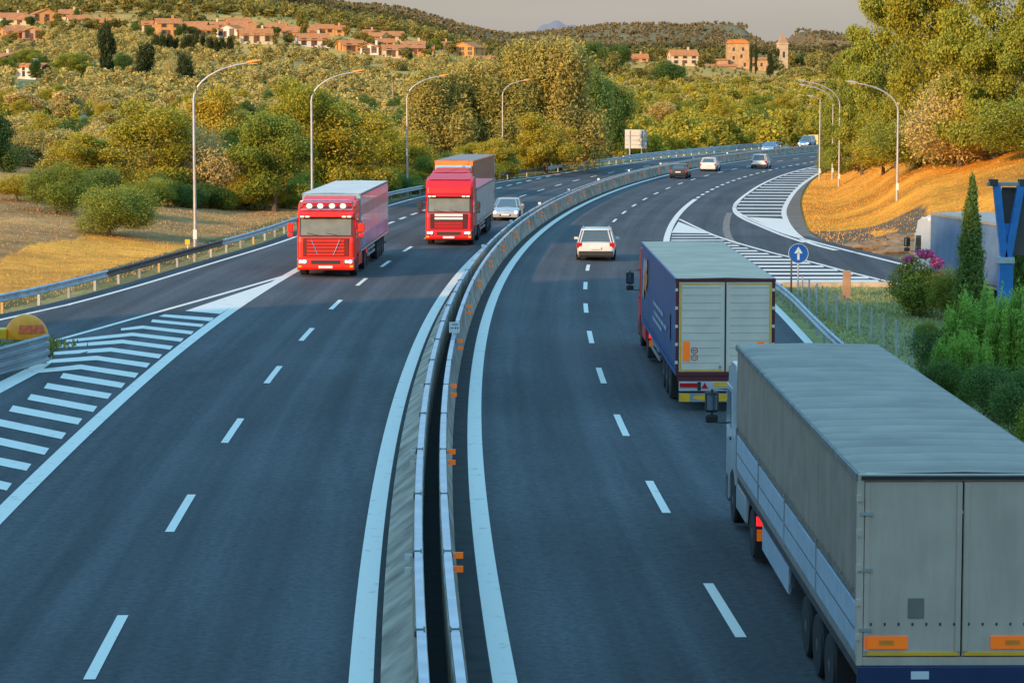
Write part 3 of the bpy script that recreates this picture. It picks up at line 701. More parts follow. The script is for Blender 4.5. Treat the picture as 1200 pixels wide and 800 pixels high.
# ------------------------------------------------------------------ trees
def leaf_cloud(lobes, n, size, seed, droop=0.0, aspect=1.6, shell=.55, tonebase=.29):
    """lobes: list of (cx,cy,cz,rx,ry,rz,weight). returns V,F,tone"""
    rg = np.random.default_rng(seed); lb = np.array(lobes, float); w = lb[:, 6] / lb[:, 6].sum()
    idx = rg.choice(len(lb), n, p=w); L_ = lb[idx]
    d = rg.normal(size=(n, 3)); d /= np.linalg.norm(d, axis=1)[:, None]
    rad = (shell + (1 - shell) * rg.random(n) ** .6) * (1 + .17 * rg.normal(size=n))
    # clumps
    ph = np.sin(d[:, 0] * 5 + idx) * np.sin(d[:, 1] * 6 + idx * 2) * np.sin(d[:, 2] * 5 + 1)
    rad *= 1 + .16 * ph
    c = L_[:, :3] + d * L_[:, 3:6] * rad[:, None]
    nrm = d + rg.normal(size=(n, 3)) * .75; nrm /= np.linalg.norm(nrm, axis=1)[:, None]
    a = np.cross(nrm, rg.normal(size=(n, 3))); a /= np.linalg.norm(a, axis=1)[:, None]; a[:, 2] -= droop; a /= np.linalg.norm(a, axis=1)[:, None]
    b = np.cross(nrm, a); s = size * (.55 + .9 * rg.random(n))[:, None]
    a = a * s * aspect * .5; b = b * s * .5
    V = np.stack([c - a, c + b * .9 - a * .15, c + a, c - b * .9 - a * .15], 1).reshape(-1, 3)
    V += rg.normal(size=V.shape) * size * .08
    Fq = np.arange(4 * n).reshape(n, 4)
    zmin, zmax = c[:, 2].min(), c[:, 2].max()
    tone = tonebase + .45 * (rad > .9) * rg.random(n) + .35 * (c[:, 2] - zmin) / (zmax - zmin) * rg.random(n) + .2 * rg.random(n) + .15 * ph  # crown shading put into tone, outer and upper leaves lighter
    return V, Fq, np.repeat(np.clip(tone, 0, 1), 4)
def limbs(h, r, seed, n=7, spread=.35, start=.25, lean=.05):
    rg = random.Random(seed); mb = MB(); lx, ly = rg.uniform(-lean, lean) * h, rg.uniform(-lean, lean) * h
    def tp(t): return Vector((lx * t * t, ly * t * t, h * t * .8))
    mb.tube([tp(t) for t in (0, .06, .2, .45, .7, 1)], [r * 1.35, r, r * .85, r * .62, r * .38, r * .1], 8)
    for k in range(n):
        t = start + (.85 - start) * k / n + rg.uniform(0, .05); a = rg.uniform(0, 6.28); p = tp(t); L_ = h * spread * (1.15 - t) * rg.uniform(.8, 1.2)
        q = p + Vector((math.cos(a) * L_, math.sin(a) * L_, L_ * .75)); m_ = (p + q) / 2 + Vector((0, 0, -L_ * .08))
        mb.tube([p, m_, q], [r * .42 * (1 - t * .6), r * .26 * (1 - t * .6), r * .05], 6)
        for j in range(2):
            b2 = a + rg.uniform(-.9, .9); l2 = L_ * .55; mb.tube([m_, m_ + Vector((math.cos(b2) * l2, math.sin(b2) * l2, l2 * .8))], [r * .16, r * .03], 5)
    return mb
TREES = {}
def lobes_for(kind, seed):
    rg = random.Random(seed * 31 + 5); lb = []
    if kind in ('broad', 'olive', 'far'):
        for k in range({'far': 5, 'olive': 10}.get(kind, 28)):
            a = rg.uniform(0, 6.28); z = rg.uniform(.16, .86); m = math.sin(min(1, max(.12, (1.02 - z) / .75)) * math.pi * .72) * .34
            rr = rg.uniform(.35, 1.12) * m; q = rg.uniform(.12, .22) if kind != 'broad' else rg.uniform(.055, .15)
            lb.append((math.cos(a) * rr, math.sin(a) * rr, z, q, q, q * .8, q * q))
        lb.append((0, 0, .55, .26, .26, .3, .05))
    elif kind == 'big':
        for k in range(46):
            a = rg.uniform(0, 6.28); z = rg.uniform(.10, .93); m = math.sin(min(1, max(.16, (1.04 - z) / .75)) * math.pi * .70) * .40
            rr = rg.uniform(.45, 1.05) * m; q = rg.uniform(.05, .115)
            lb.append((math.cos(a) * rr, math.sin(a) * rr, z, q, q, q * .62, q * q))
        lb.append((0, 0, .5, .24, .24, .34, .05))
    elif kind == 'willow':
        for k in range(16):
            a = rg.uniform(0, 6.28); z = rg.uniform(.18, .88); rr = .30 * (1 - abs(z - .42) * 1.0) * rg.uniform(.5, 1.05); q = rg.uniform(.09, .16)
            lb.append((math.cos(a) * rr, math.sin(a) * rr, z, q, q, q * 1.5, q * q))
        lb.append((0, 0, .5, .2, .2, .38, .04))
    elif kind == 'bush':
        for k in range(9):
            a = rg.uniform(0, 6.28); z = rg.uniform(.2, .7); rr = rg.uniform(.1, .34); q = rg.uniform(.2, .32)
            lb.append((math.cos(a) * rr, math.sin(a) * rr, z, q, q, q * .95, q * q))
    elif kind == 'cypress':
        for k in range(16):
            z = .04 + .93 * k / 15; q = .115 * (math.sin(min(1, (1.05 - z) * 1.25) * math.pi / 2)) + .01
            lb.append((rg.uniform(-.012, .012), rg.uniform(-.012, .012), z, q, q, .085, q))
    elif kind == 'upright':
        for k in range(60):
            a = rg.uniform(0, 6.28); rr = .42 * rg.random() ** .6; hh = rg.uniform(.62, 1.0) * (1 - rr * .75)
            lb.append((math.cos(a) * rr, math.sin(a) * rr, hh * .55, .06, .06, hh * .45, .5))
    return lb
def make_tree(kind, leaf, n, size, seed, aspect=1.6, droop=0, trunk=True, variants=3):
    """unit-height trees (scaled on placing)"""
    out = []
    for v in range(variants):
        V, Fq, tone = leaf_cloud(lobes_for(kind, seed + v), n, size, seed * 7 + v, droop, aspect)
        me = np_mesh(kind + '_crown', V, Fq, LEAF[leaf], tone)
        mb = limbs(1.0, .022 if kind != 'cypress' else .012, seed + v, 7 if kind not in ('cypress', 'bush', 'upright') else 4, .38 if kind != 'cypress' else .06)
        tm = bpy.data.meshes.new('trunk'); tm.from_pydata(mb.v, [], mb.f); tm.materials.append(BARK); tm.update()
        out.append((me, tm))
    return out
TREES['olive'] = make_tree('olive', 'olive', 15000, .0175, 11, 2.0, variants=4)
TREES['olive_far'] = make_tree('olive', 'olive', 4500, .032, 15, 1.7, variants=4)
TREES['broad'] = make_tree('broad', 'green', 36000, .012, 21, 1.6, variants=3)
TREES['yellow'] = make_tree('broad', 'yellow', 36000, .012, 31, 1.6, variants=3)
TREES['willow'] = make_tree('willow', 'willow', 46000, .0115, 41, 2.6, .55, variants=3)
TREES['dark'] = make_tree('willow', 'dark', 30000, .014, 51, 1.6, variants=2)
TREES['silver'] = make_tree('bush', 'silver', 22000, .015, 61, 2.0, variants=2)
TREES['bush'] = make_tree('bush', 'green', 30000, .0135, 71, 1.7, variants=3)
TREES['bushdark'] = make_tree('bush', 'dark', 24000, .017, 81, 1.6, variants=2)
TREES['bushyellow'] = make_tree('bush', 'yellow', 26000, .0145, 91, 1.7, variants=2)
TREES['rust'] = make_tree('bush', 'rust', 4000, .05, 95, 1.6, variants=1)
TREES['bright'] = make_tree('upright', 'bright', 60000, .013, 101, 3.4, -.8, variants=2)
TREES['big'] = make_tree('big', 'green', 70000, .0105, 151, 1.6, variants=3)
TREES['bigyellow'] = make_tree('big', 'yellow', 70000, .0105, 161, 1.6, variants=1)
TREES['cypress'] = make_tree('cypress', 'dark', 22000, .012, 111, 2.2, -.7, variants=2)
TREES['pine'] = make_tree('willow', 'pine', 5000, .033, 121, 1.6, variants=3)
TREES['broad_far'] = make_tree('broad', 'upland', 3000, .045, 131, 1.5, variants=3)
TREES['myrtle'] = make_tree('bush', 'green', 9000, .026, 141, 1.7, variants=1)
def place_tree(kind, loc, h, w, label, cat='tree', group=None, name='tree', sink=.0, rot=None):
    """h total height in m, w crown width in m (unit crown is about .85 wide)"""
    me, tm = random.choice(TREES[kind]); ww = {'cypress': .25, 'willow': .75, 'dark': .75, 'pine': .75}.get(kind, .9)
    r = thing(name, label, cat, (loc[0], loc[1], loc[2] - sink), rot if rot is not None else random.uniform(0, 6.28), group, (w / ww, w / ww, h))
    for nm, d in (('crown', me), ('trunk', tm)):
        o = bpy.data.objects.new(nm, d); COL.objects.link(o); o.parent = r
    return r
def tree_px(kind, px, base, top, wpx, label, Y=None, **k):
    p = G(px, base) if Y is None else atY(px, Y)
    a, b = ray(px, top); zt = H0 + b * p.y; h = zt - p.z; w = wpx / F * p.y
    return place_tree(kind, p, h * 1.02, w, label, **k)

# ------------------------------------------------------------------ vehicles
Q = .87        # height factor that the photograph shows
def wheel_meshes():
    d = {}
    for key, r, w in (('lorry', .51, .33), ('dual', .51, .62), ('car', .32, .22)):
        mb = MB(); n = 28; loops = []
        for x, rr in ((-w / 2, r * .6), (-w / 2, r * .93), (-w / 2 + .04, r), (w / 2 - .04, r), (w / 2, r * .93), (w / 2, r * .6)):
            loops.append([(x, rr * math.cos(2 * math.pi * k / n), rr * math.sin(2 * math.pi * k / n)) for k in range(n)])
        mb.loft(loops, 0)
        me_o = mb.build('wheel', 'tyre', smooth=True); me = me_o.data; bpy.data.objects.remove(me_o)
        mb = MB(); loops = []
        for x, rr in ((0, .05), (w * .5 - .02, .56 * r), (w * .5 - .0, .50 * r), (w * .5 - .09, .43 * r), (w * .5 - .11, .24 * r), (w * .5 + .0, .2 * r), (w * .5 + .01, .05 * r)):
            loops.append([(x, rr * math.cos(2 * math.pi * k / n), rr * math.sin(2 * math.pi * k / n)) for k in range(n)])
        mb.loft(loops[1:], 0)
        for k in range(8 if key != 'car' else 5):
            a = 2 * math.pi * k / 8; y, z = .19 * r / .51 * 1.7 * math.cos(a), .19 * r / .51 * 1.7 * math.sin(a); mb.tube([(w * .5 - .10, y, z), (w * .5 - .045, y, z)], .03, 6)
        ro = mb.build('rim', 'rim', smooth=True); rm = ro.data; bpy.data.objects.remove(ro)
        d[key] = (me, rm, r)
    return d
WH = wheel_meshes()
def wheel(t, key, x, y, rimmat=None):
    me, rm, r = WH[key]
    o = bpy.data.objects.new('wheel', me); COL.objects.link(o); o.parent = t; o.location = (x, y, r); o.scale = (1 if x > 0 else -1, 1, 1)
    q = bpy.data.objects.new('rim', rm); COL.objects.link(q); q.parent = o; return o
def mirrorx(f):
    for s in (-1, 1): f(s)
def text_mesh(txt, size, material, parent, loc, rot, name='lettering', depth=.004):
    cu = bpy.data.curves.new(name, 'FONT'); cu.body = txt; cu.size = size; cu.extrude = depth; cu.align_x = 'CENTER'; cu.align_y = 'CENTER'; cu.resolution_u = 2
    o = bpy.data.objects.new(name, cu); COL.objects.link(o); dg = bpy.context.evaluated_depsgraph_get(); me = bpy.data.meshes.new_from_object(o.evaluated_get(dg))
    bpy.data.objects.remove(o); me.materials.clear(); me.materials.append(M_[material] if isinstance(material, str) else material)
    o = bpy.data.objects.new(name, me); COL.objects.link(o); o.parent = parent; o.location = loc; o.rotation_euler = rot; return o
def disc(mb, c, r, axis='y', m=0, n=24, d=.01, ring=0):
    c = Vector(c)
    if ring:
        lo = []
        for rr, dd in ((r - ring, 0), (r, 0)):
            lo.append([c + Vector((rr * math.cos(2 * math.pi * k / n), dd, rr * math.sin(2 * math.pi * k / n))) for k in range(n)])
        mb.add(lo[0] + lo[1], [(k, (k + 1) % n, n + (k + 1) % n, n + k) for k in range(n)], m)
    else:
        mb.add([c + Vector((r * math.cos(2 * math.pi * k / n), 0, r * math.sin(2 * math.pi * k / n))) for k in range(n)], [tuple(range(n))], m)

def tractor(t, paint, y0=16.25, lightbar=False, visor=True, lit=True, grille='slats', mirror=None, high=3.72):
    mirror = mirror or paint; f = y0 + 2.2
    ax = f - 1.38
    prof = [(y0, .95), (y0, high - .12), (y0 + .12, high), (y0 + 1.0, high - .02), (f - .62, high - .22), (f - .36, high - .62), (f - .30, 2.92), (f - .09, 2.02), (f - .02, 1.72), (f, 1.0), (f - .02, .42), (f - .12, .33), (f - .62, .36)]
    arch = [(ax + .66 * math.cos(a), .52 + .66 * math.sin(a)) for a in np.linspace(-.15, math.pi - .6, 12)]
    prof = prof + arch + [(y0, .95)]
    prof = prof[:-1]
    mb = MB(); nW = 1.24
    # body narrows slightly toward the front corners
    n = len(prof); loops = []
    for x in (-nW, -nW + .10, nW - .10, nW):
        k = .97 if abs(x) == nW else 1
        loops.append([(x, f - (f - y) if (y < f - .5 or k == 1) else y - .12 * (abs(x) == nW), z) for y, z in prof])
    mb.loft(loops); mb.build('cab', paint, t, bevel=.05)
    # windscreen
    def pt(x, z, o=.014):
        y = np.interp(z, [.42, 1.0, 1.72, 2.02, 2.92, high - .62], [f - .02, f, f - .02, f - .09, f - .30, f - .36]); return (x, float(y) + o, z)
    mb = MB(); xs = np.linspace(-1.07, 1.07, 9); v = []
    for z in (2.06, 2.5, 2.9): v += [pt(x, z, .02) for x in xs]
    mb.add(v, [(r * 9 + k, r * 9 + k + 1, r * 9 + 10 + k, r * 9 + 9 + k) for r in range(2) for k in range(8)])
    w = mb.build('windscreen', mat('windscreen_glass', (.20, .19, .13), .12, var=.18, scale=2.2, coat=1), t, smooth=True)  # warm reflection and cab interior put into the glass colour
    mb = MB(); v = []
    for z in (1.98, 2.5, 2.94): v += [pt(x * 1.06, z, .012) for x in xs]
    mb.add(v, [(r * 9 + k, r * 9 + k + 1, r * 9 + 10 + k, r * 9 + 9 + k) for r in range(2) for k in range(8)]); mb.build('windscreen_seal', 'black', t)
    mb = MB()
    for s in (-.6, .25): mb.tube([pt(s, 2.04, .05), pt(s + .55, 2.16, .05)], .012, 5)
    mb.build('wiper', 'black', w)
    mb = MB(); mb.box(-1.1, 1.1, f - .33, f - .22, 2.92, 3.0); mb.build('windscreen_trim', 'black', t)
    if visor:
        mb = MB(); mb.prism([(f - .34, 3.02), (f - .30, 3.16), (f - .02, 3.00), (f - .03, 2.94)], -1.14, 1.14); vz = mb.build('sun_visor', paint, t, bevel=.01)
        for x in (-1.0, -.78, .78, 1.0) if lit else ():
            MB().box(x - .08, x + .08, f - .03, f - .012, 2.94, 3.0).build('marker_light', 'marker', vz)
    # front face
    mb = MB(); mb.box(-.98, .98, f - .02, f + .02, 1.02, 1.92); g = mb.build('grille', mat('grille_dark_' + paint, {'red': (.16, .008, .006), 'darkred': (.07, .004, .008)}.get(paint, (.05, .05, .05)), .5), t, bevel=.02)
    if grille == 'slats':
        for k in range(5): MB().box(-.80, .80, f + .02, f + .05, 1.08 + k * .165, 1.18 + k * .165).build('slat', paint, g, bevel=.01)
        for s in (-1, 1):
            mb = MB(); mb.tube([(s * .62, f + .062, 1.86), (s * .34, f + .062, 1.1)], .022, 6); mb.build('chrome_strip', 'chrome', g)
    else:
        for k in range(4): MB().box(-.74, .74, f + .02, f + .055, 1.08 + k * .10, 1.14 + k * .10).build('slat', paint, g, bevel=.008)
        for k in range(2): MB().box(-.74, .74, f + .02, f + .07, 1.58 + k * .2, 1.72 + k * .2).build('chrome_bar', 'reflwhite', g, bevel=.01)
    mb = MB(); mb.prism([(f - .3, .34), (f + .05, .36), (f + .10, .5), (f + .10, .90), (f + .03, .98), (f - .3, .98)], -1.22, 1.22); bp = mb.build('bumper', paint, t, bevel=.05)
    MB().box(-.62, .62, f + .09, f + .115, .66, .84).build('lower_grille', 'black', bp)
    for s in (-1, 1):
        mb = MB(); mb.box(s * .98 - .20, s * .98 + .20, f + .06, f + .118, .66, .88); h = mb.build('headlight', 'chrome', t, bevel=.02)
        mb = MB(); disc(mb, (s * .98 - .07, f + .125, .78), .075); disc(mb, (s * .98 + .09, f + .125, .78), .06); mb.build('lamp', 'headlamp' if lit else 'chrome', h)
        MB().box(s * 1.10 - .07, s * 1.10 + .07, f + .09, f + .117, .5, .6).build('fog_lamp', 'amber', t)
        # side glass, door
        mb = MB(); x = s * 1.246; mb.add([(x, f - 1.22, 2.02), (x, f - .34, 1.92), (x, f - .48, 2.78), (x, f - 1.22, 2.82)], [(0, 1, 2, 3)]); 
        d = MB().box(min(s * 1.236, s * 1.25), max(s * 1.236, s * 1.25), f - 1.32, f - .30, 1.12, 2.9).build('door', paint, t)
        mb2 = MB(); mb2.v = [(s * 1.256, v_[1], v_[2]) for v_ in mb.v]; mb2.f = mb.f; mb2.m = mb.m; mb2.build('window', 'glass', d)
        MB().box(min(s * 1.25, s * 1.275), max(s * 1.25, s * 1.275), f - 1.28, f - 1.10, 1.78, 1.83).build('handle', 'black', d)
        # step and arch
        mb = MB(); mb.box(min(s * 1.02, s * 1.24), max(s * 1.02, s * 1.24), f - .62, f - .1, .34, .9); mb.build('step', 'black', t, bevel=.02)
        # mirrors
        mb = MB(); a = (s * 1.24, f - .28, 2.75); b = (s * 1.52, f - .12, 2.72); c = (s * 1.52, f - .12, 2.0); e = (s * 1.24, f - .22, 2.0)
        mb.tube([a, b, c, e], .022, 6); arm = mb.build('mirror_arm', 'black', t)
        MB().box(s * 1.52 - .13, s * 1.52 + .13, f - .16, f - .02, 2.22, 2.66).build('mirror', mirror, arm, bevel=.04)
        MB().box(s * 1.52 - .12, s * 1.52 + .12, f - .15, f - .02, 1.98, 2.17).build('mirror', mirror, arm, bevel=.04)
        MB().box(s * 1.52 - .10, s * 1.52 + .10, f - .168, f - .162, 2.27, 2.61).build('mirror_glass', mat('mirror_glass', (.35, .4, .42), .05, 1.0, var=.05), arm)
        # side fairing behind the cab, tank
        mb = MB(); mb.box(min(s * .75, s * 1.22), max(s * .75, s * 1.22), y0 - 1.55, y0 + .25, .42, 1.02); mb.build('side_skirt', paint if paint != 'darkred' else 'chassis', t, bevel=.05)
        wheel(t, 'lorry', s * 1.06, ax); wheel(t, 'dual', s * .92, ax - 3.7)
        ay = ax - 3.7; mb = MB(); pr = [(ay + .62 * math.cos(q), .52 + .62 * math.sin(q)) for q in np.linspace(.1, math.pi - .1, 12)]; pr += [(y, z - .03) for y, z in pr[::-1]]
        pr = [(ay + .62 * math.cos(q), .52 + .62 * math.sin(q)) for q in np.linspace(.1, math.pi - .1, 12)] + [(ay + .58 * math.cos(q), .52 + .58 * math.sin(q)) for q in np.linspace(math.pi - .1, .1, 12)]
        mb.prism(pr, s * .60, s * 1.24) if s > 0 else mb.prism(pr, -1.24, -.60); mb.build('mudguard', 'black', t)
        MB().box(min(s * .66, s * 1.24), max(s * .66, s * 1.24), ay - .70, ay - .66, .12, .75).build('mudflap', 'black', t)
        mb = MB(); mb.box(s * 1.14 - .09, s * 1.14 + .09, ay - .80, ay - .74, .80, .98, 0); mb.build('tail_lamp', mat('lit_red_lamp', (.95, .02, .02), .3, emit=1.5, var=0), t)
        MB().box(s * 1.14 - .08, s * 1.14 + .08, ay - .79, ay - .74, .50, .72).build('reflector', 'orange', t)
    MB().box(-.30, .30, f + .118, f + .13, .46, .58).build('number_plate', 'plate', t)
    mb = MB(); mb.box(-.42, -.30, ax - 4.6, f - .5, .72, 1.0); mb.box(.30, .42, ax - 4.6, f - .5, .72, 1.0); mb.box(-.30, .30, ax - 4.2, ax - 3.2, .8, 1.05); mb.tube([(-.9, ax, .51), (.9, ax, .51)], .07, 8); mb.tube([(-.9, ax - 3.7, .51), (.9, ax - 3.7, .51)], .12, 8)
    mb.build('chassis', 'chassis', t)
    # roof air deflector and side extenders
    mb = MB(); mb.prism([(y0 - .02, high - .1), (y0 - .02, high + .18), (y0 + .35, high + .13), (f - .65, high - .15)], -1.12, 1.12); mb.build('air_deflector', paint, t, bevel=.06)
    for s in (-1, 1): MB().box(s * 1.22 - .02, s * 1.22 + .02, y0 - .38, y0 + .03, 1.1, high - .15).build('side_deflector', paint, t)
    if lightbar:
        mb = MB(); mb.tube([(-1.12, f - .55, 3.1), (-1.12, f - .42, high - .05), (-.98, f - .40, high + .04), (.98, f - .40, high + .04), (1.12, f - .42, high - .05), (1.12, f - .55, 3.1)], .028, 8)
        mb.tube([(-1.1, f - .30, high - .42), (1.1, f - .30, high - .42)], .025, 8); lb = mb.build('light_bar', 'chrome', t, smooth=True)
        for x in (-.72, -.25, .25, .72):
            mb = MB(); mb.tube([(x, f - .38, high - .24), (x, f - .30, high - .24), (x, f - .26, high - .24)], [.09, .155, .16], 20); q = mb.build('spot_lamp', 'chrome', lb, smooth=False)
            mb = MB(); disc(mb, (x, f - .255, high - .24), .13); mb.build('lens', mat('lamp_lens', (.85, .8, .68), .15, var=.05, emit=.35), q)

def curtain(side, y0, y1, z0, z1, m, t, x=1.275, wr=.010, name='side_curtain'):
    ny, nz = 160, 10; ys = np.linspace(y0, y1, ny + 1); zs = np.linspace(z0, z1, nz + 1); rg = np.random.default_rng(int(side * 3 + 9)); ph = rg.random(40) * 6.28
    v = []
    for z in zs:
        for i, y in enumerate(ys):
            a = (z - z0) / (z1 - z0); d = wr * (math.sin(y * 8.5 + ph[int(y) % 20]) * (1 - a * .5) + .6 * math.sin(y * 21 + z) * (1 - a)) * math.sin(math.pi * min(1, a + .12))
            v.append((side * (x + d), y, z))
    f = [(j * (ny + 1) + i, j * (ny + 1) + i + 1, (j + 1) * (ny + 1) + i + 1, (j + 1) * (ny + 1) + i) for j in range(nz) for i in range(ny)]
    mb = MB(); mb.add(v, f); return mb.build(name, m, t, smooth=True)
def trailer(t, side_m, roof_m, frame_m='alu', boards=False, rear='grey', L=15.9, top=4.0, ribs=.05, chassis_m='chassis', flat=False, front_m=None, wheels=True, z0=1.18):
    pass
    MB().box(-1.24, 1.24, .02, L - .02, 1.05, z0 + .02).build('floor', chassis_m, t)
    zb = z0 + (.78 if boards else .06)
    for s in (-1, 1):
        if flat: MB().box(min(s * 1.25, s * 1.275), max(s * 1.25, s * 1.275), .05, L - .05, zb, top - .1).build('side_wall', side_m, t)
        else:
            curtain(s, .10, L - .10, zb, top - .12, side_m, t)
            mb = MB(); n = 92; lo = [(s * 1.298, .15 + k * (L - .3) / n, zb + (.17 if k % 2 else .05)) for k in range(n + 1)]
            mb.add([p_ for p_ in lo] + [(p_[0], p_[1], p_[2] - .03) for p_ in lo], [(k, k + 1, n + 2 + k, n + 1 + k) for k in range(n)])
            mb.build('lacing', mat('lacing_cord', (.13, .13, .125), .8) if boards else frame_m, t)
        if boards:
            for k in range(4):
                a = .12 + k * (L - .24) / 4; b = a + (L - .24) / 4 - .07
                bo = MB().box(min(s * 1.25, s * 1.285), max(s * 1.25, s * 1.285), a, b, z0 + .03, zb - .04).build('side_board', mat('board_aluminium', (.46, .54, .62), .5, .15, var=.10), t, bevel=.006)
                mb = MB()
                mb.box(min(s * 1.285, s * 1.29), max(s * 1.285, s * 1.29), a + .02, b - .02, z0 + .36, z0 + .375)
                mb.build('groove', 'chassis', bo)
                MB().box(min(s * 1.25, s * 1.30), max(s * 1.25, s * 1.30), b + .005, b + .065, z0, zb + .1).build('stanchion', 'galv2', t)
        MB().box(min(s * 1.20, s * 1.29), max(s * 1.20, s * 1.29), 0, L, z0 - .1, z0 + .02).build('side_rail', frame_m if not boards else mat('worn_steel_rail', (.30, .27, .24), .5, .2), t)
        MB().box(min(s * 1.20, s * 1.305), max(s * 1.20, s * 1.305), 0, L, top - .13, top - .02).build('roof_rail', frame_m if frame_m != 'alu' else mat('worn_rail', (.22, .21, .18), .7, .2, var=.3), t, bevel=.01)
        # side guard, landing leg
        mb = MB(); mb.box(min(s * 1.17, s * 1.21), max(s * 1.17, s * 1.21), L - 8, L - 4.1, .55, .67); mb.box(min(s * 1.17, s * 1.21), max(s * 1.17, s * 1.21), L - 8, L - 4.1, .82, .94)
        for y in (L - 7.7, L - 6.1, L - 4.4): mb.box(s * 1.12 - .03, s * 1.12 + .03, y - .04, y + .04, .55, 1.1)
        if boards: mb.box(min(s * 1.18, s * 1.215), max(s * 1.18, s * 1.215), L - 8, L - 4.1, .5, .98)
        mb.build('side_guard', 'galv2' if not boards else mat('board_aluminium', (.4, .46, .52)), t)
        MB().box(s * .95 - .06, s * .95 + .06, L - 3.7, L - 3.58, .3, 1.05).build('landing_leg', 'chassis', t)
        if wheels:
            for y in (2.9, 4.21, 5.52): wheel(t, 'lorry', s * 1.07, y)
        MB().box(min(s * .82, s * 1.24), max(s * .82, s * 1.24), 2.08, 2.12, .12, 1.0).build('mudflap', 'black', t)
    mb = MB(); mb.box(-.6, -.48, .2, L - .6, .82, 1.06); mb.box(.48, .6, .2, L - .6, .82, 1.06)
    for y in (2.9, 4.21, 5.52): mb.tube([(-1, y, .51), (1, y, .51)], .08, 8)
    mb.build('chassis', 'chassis', t)
    # roof
    ny = int(L / .1); mb = MB(); v = []; xs = (-1.27, -1.15, -.6, 0, .6, 1.15, 1.27)
    for i in range(ny + 1):
        y = L * i / ny; r_ = ribs * (.5 + .5 * math.cos(2 * math.pi * y / .68)) ** 3 if .1 < y < L - .1 else 0
        for x in xs: v.append((x, y, top - .015 + (r_ - .012 if abs(x) < 1.2 else 0) + (.03 * (1 - abs(x) / 1.27) if ribs else 0)))
    nx = len(xs); mb.add(v, [(i * nx + k, i * nx + k + 1, (i + 1) * nx + k + 1, (i + 1) * nx + k) for i in range(ny) for k in range(nx - 1)])
    mb.build('roof', roof_m, t, smooth=True)
    MB().box(-1.26, 1.26, L - .06, L, 1.1, top - .03).build('front_wall', front_m or frame_m, t)
    return top
def rear_common(t, door_m, frame_m, top=4.0, z0=1.18, bars=True):
    mb = MB(); mb.box(-1.285, -1.21, -.06, .08, z0 - .12, top - .02); mb.box(1.21, 1.285, -.06, .08, z0 - .12, top - .02); mb.box(-1.21, 1.21, -.055, .08, top - .12, top - .022); mb.box(-1.21, 1.21, -.055, .08, z0 - .12, z0)
    mb.build('rear_frame', frame_m, t, bevel=.008)
    for s in (-1, 1):
        a, b = (-1.205, -.008) if s < 0 else (.008, 1.205)
        d = MB().box(a, b, -.045, .0, z0 + .01, top - .13).build('rear_door', door_m, t, bevel=.012)
        if bars:
            for x in (s * .95, s * .30):
                mb = MB(); mb.tube([(x, -.065, z0 - .05), (x, -.065, top - .14)], .014, 6)
                mb.box(x - .04, x + .04, -.08, -.05, z0 + .35, z0 + .42); mb.build('lock_rod', 'galv', d)
        for z in np.linspace(z0 + .25, top - .4, 5): MB().box(s * 1.255 - .05, s * 1.255 + .02, -.085, -.05, z, z + .09).build('hinge', door_m, d)
def streaky(m, amt=.22, sx=5.0):
    nt = m.node_tree; N = nt.nodes; L = nt.links; b = N['Principled BSDF']; src = b.inputs['Base Color'].links[0].from_socket
    tc = N.new('ShaderNodeTexCoord'); mp = N.new('ShaderNodeMapping'); mp.inputs['Scale'].default_value = (sx, sx, .35); L.new(tc.outputs['Object'], mp.inputs['Vector'])
    n = N.new('ShaderNodeTexNoise'); n.inputs['Scale'].default_value = 1.4; n.inputs['Detail'].default_value = 8; n.inputs['Roughness'].default_value = .7; L.new(mp.outputs[0], n.inputs['Vector'])
    d = N.new('ShaderNodeMapRange'); d.inputs['From Min'].default_value = .35; d.inputs['From Max'].default_value = .65; d.inputs['To Min'].default_value = 1 - amt; d.inputs['To Max'].default_value = 1 + amt * .4; L.new(n.outputs['Fac'], d.inputs['Value'])
    v = N.new('ShaderNodeVectorMath'); v.operation = 'SCALE'; L.new(src, v.inputs[0]); L.new(d.outputs['Result'], v.inputs['Scale']); L.new(v.outputs[0], b.inputs['Base Color']); return m
# --- near grey lorry
GREY = mat('grey_tarpaulin', (.36, .27, .20), .7, var=.13, scale=1.6, bump=.004, bscale=14)
def ribbed(name, col):  # roof colour with rib shading put in as darker cross bands
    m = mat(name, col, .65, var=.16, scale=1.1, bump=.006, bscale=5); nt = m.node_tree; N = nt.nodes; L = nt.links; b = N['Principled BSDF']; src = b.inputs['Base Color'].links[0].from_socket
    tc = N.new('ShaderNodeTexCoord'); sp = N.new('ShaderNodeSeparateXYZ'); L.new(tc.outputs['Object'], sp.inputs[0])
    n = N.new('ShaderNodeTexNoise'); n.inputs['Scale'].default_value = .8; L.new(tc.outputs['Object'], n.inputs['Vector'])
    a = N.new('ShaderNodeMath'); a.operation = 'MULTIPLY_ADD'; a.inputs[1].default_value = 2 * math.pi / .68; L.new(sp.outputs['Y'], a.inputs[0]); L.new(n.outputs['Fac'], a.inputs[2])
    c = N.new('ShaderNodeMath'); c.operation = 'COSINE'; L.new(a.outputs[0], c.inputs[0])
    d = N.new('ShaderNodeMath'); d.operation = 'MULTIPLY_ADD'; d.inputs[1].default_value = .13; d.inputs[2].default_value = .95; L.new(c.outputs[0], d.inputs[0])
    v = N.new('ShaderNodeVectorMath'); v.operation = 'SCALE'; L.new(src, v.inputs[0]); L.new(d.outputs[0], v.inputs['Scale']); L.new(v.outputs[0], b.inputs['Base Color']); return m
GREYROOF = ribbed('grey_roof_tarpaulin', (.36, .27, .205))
GREYDOOR = mat('grey_door_panel', (.60, .47, .36), .55, var=.10, scale=1.4, bump=.002)
streaky(GREY, .12, 2.5); streaky(GREYDOOR, .10, 3.0)
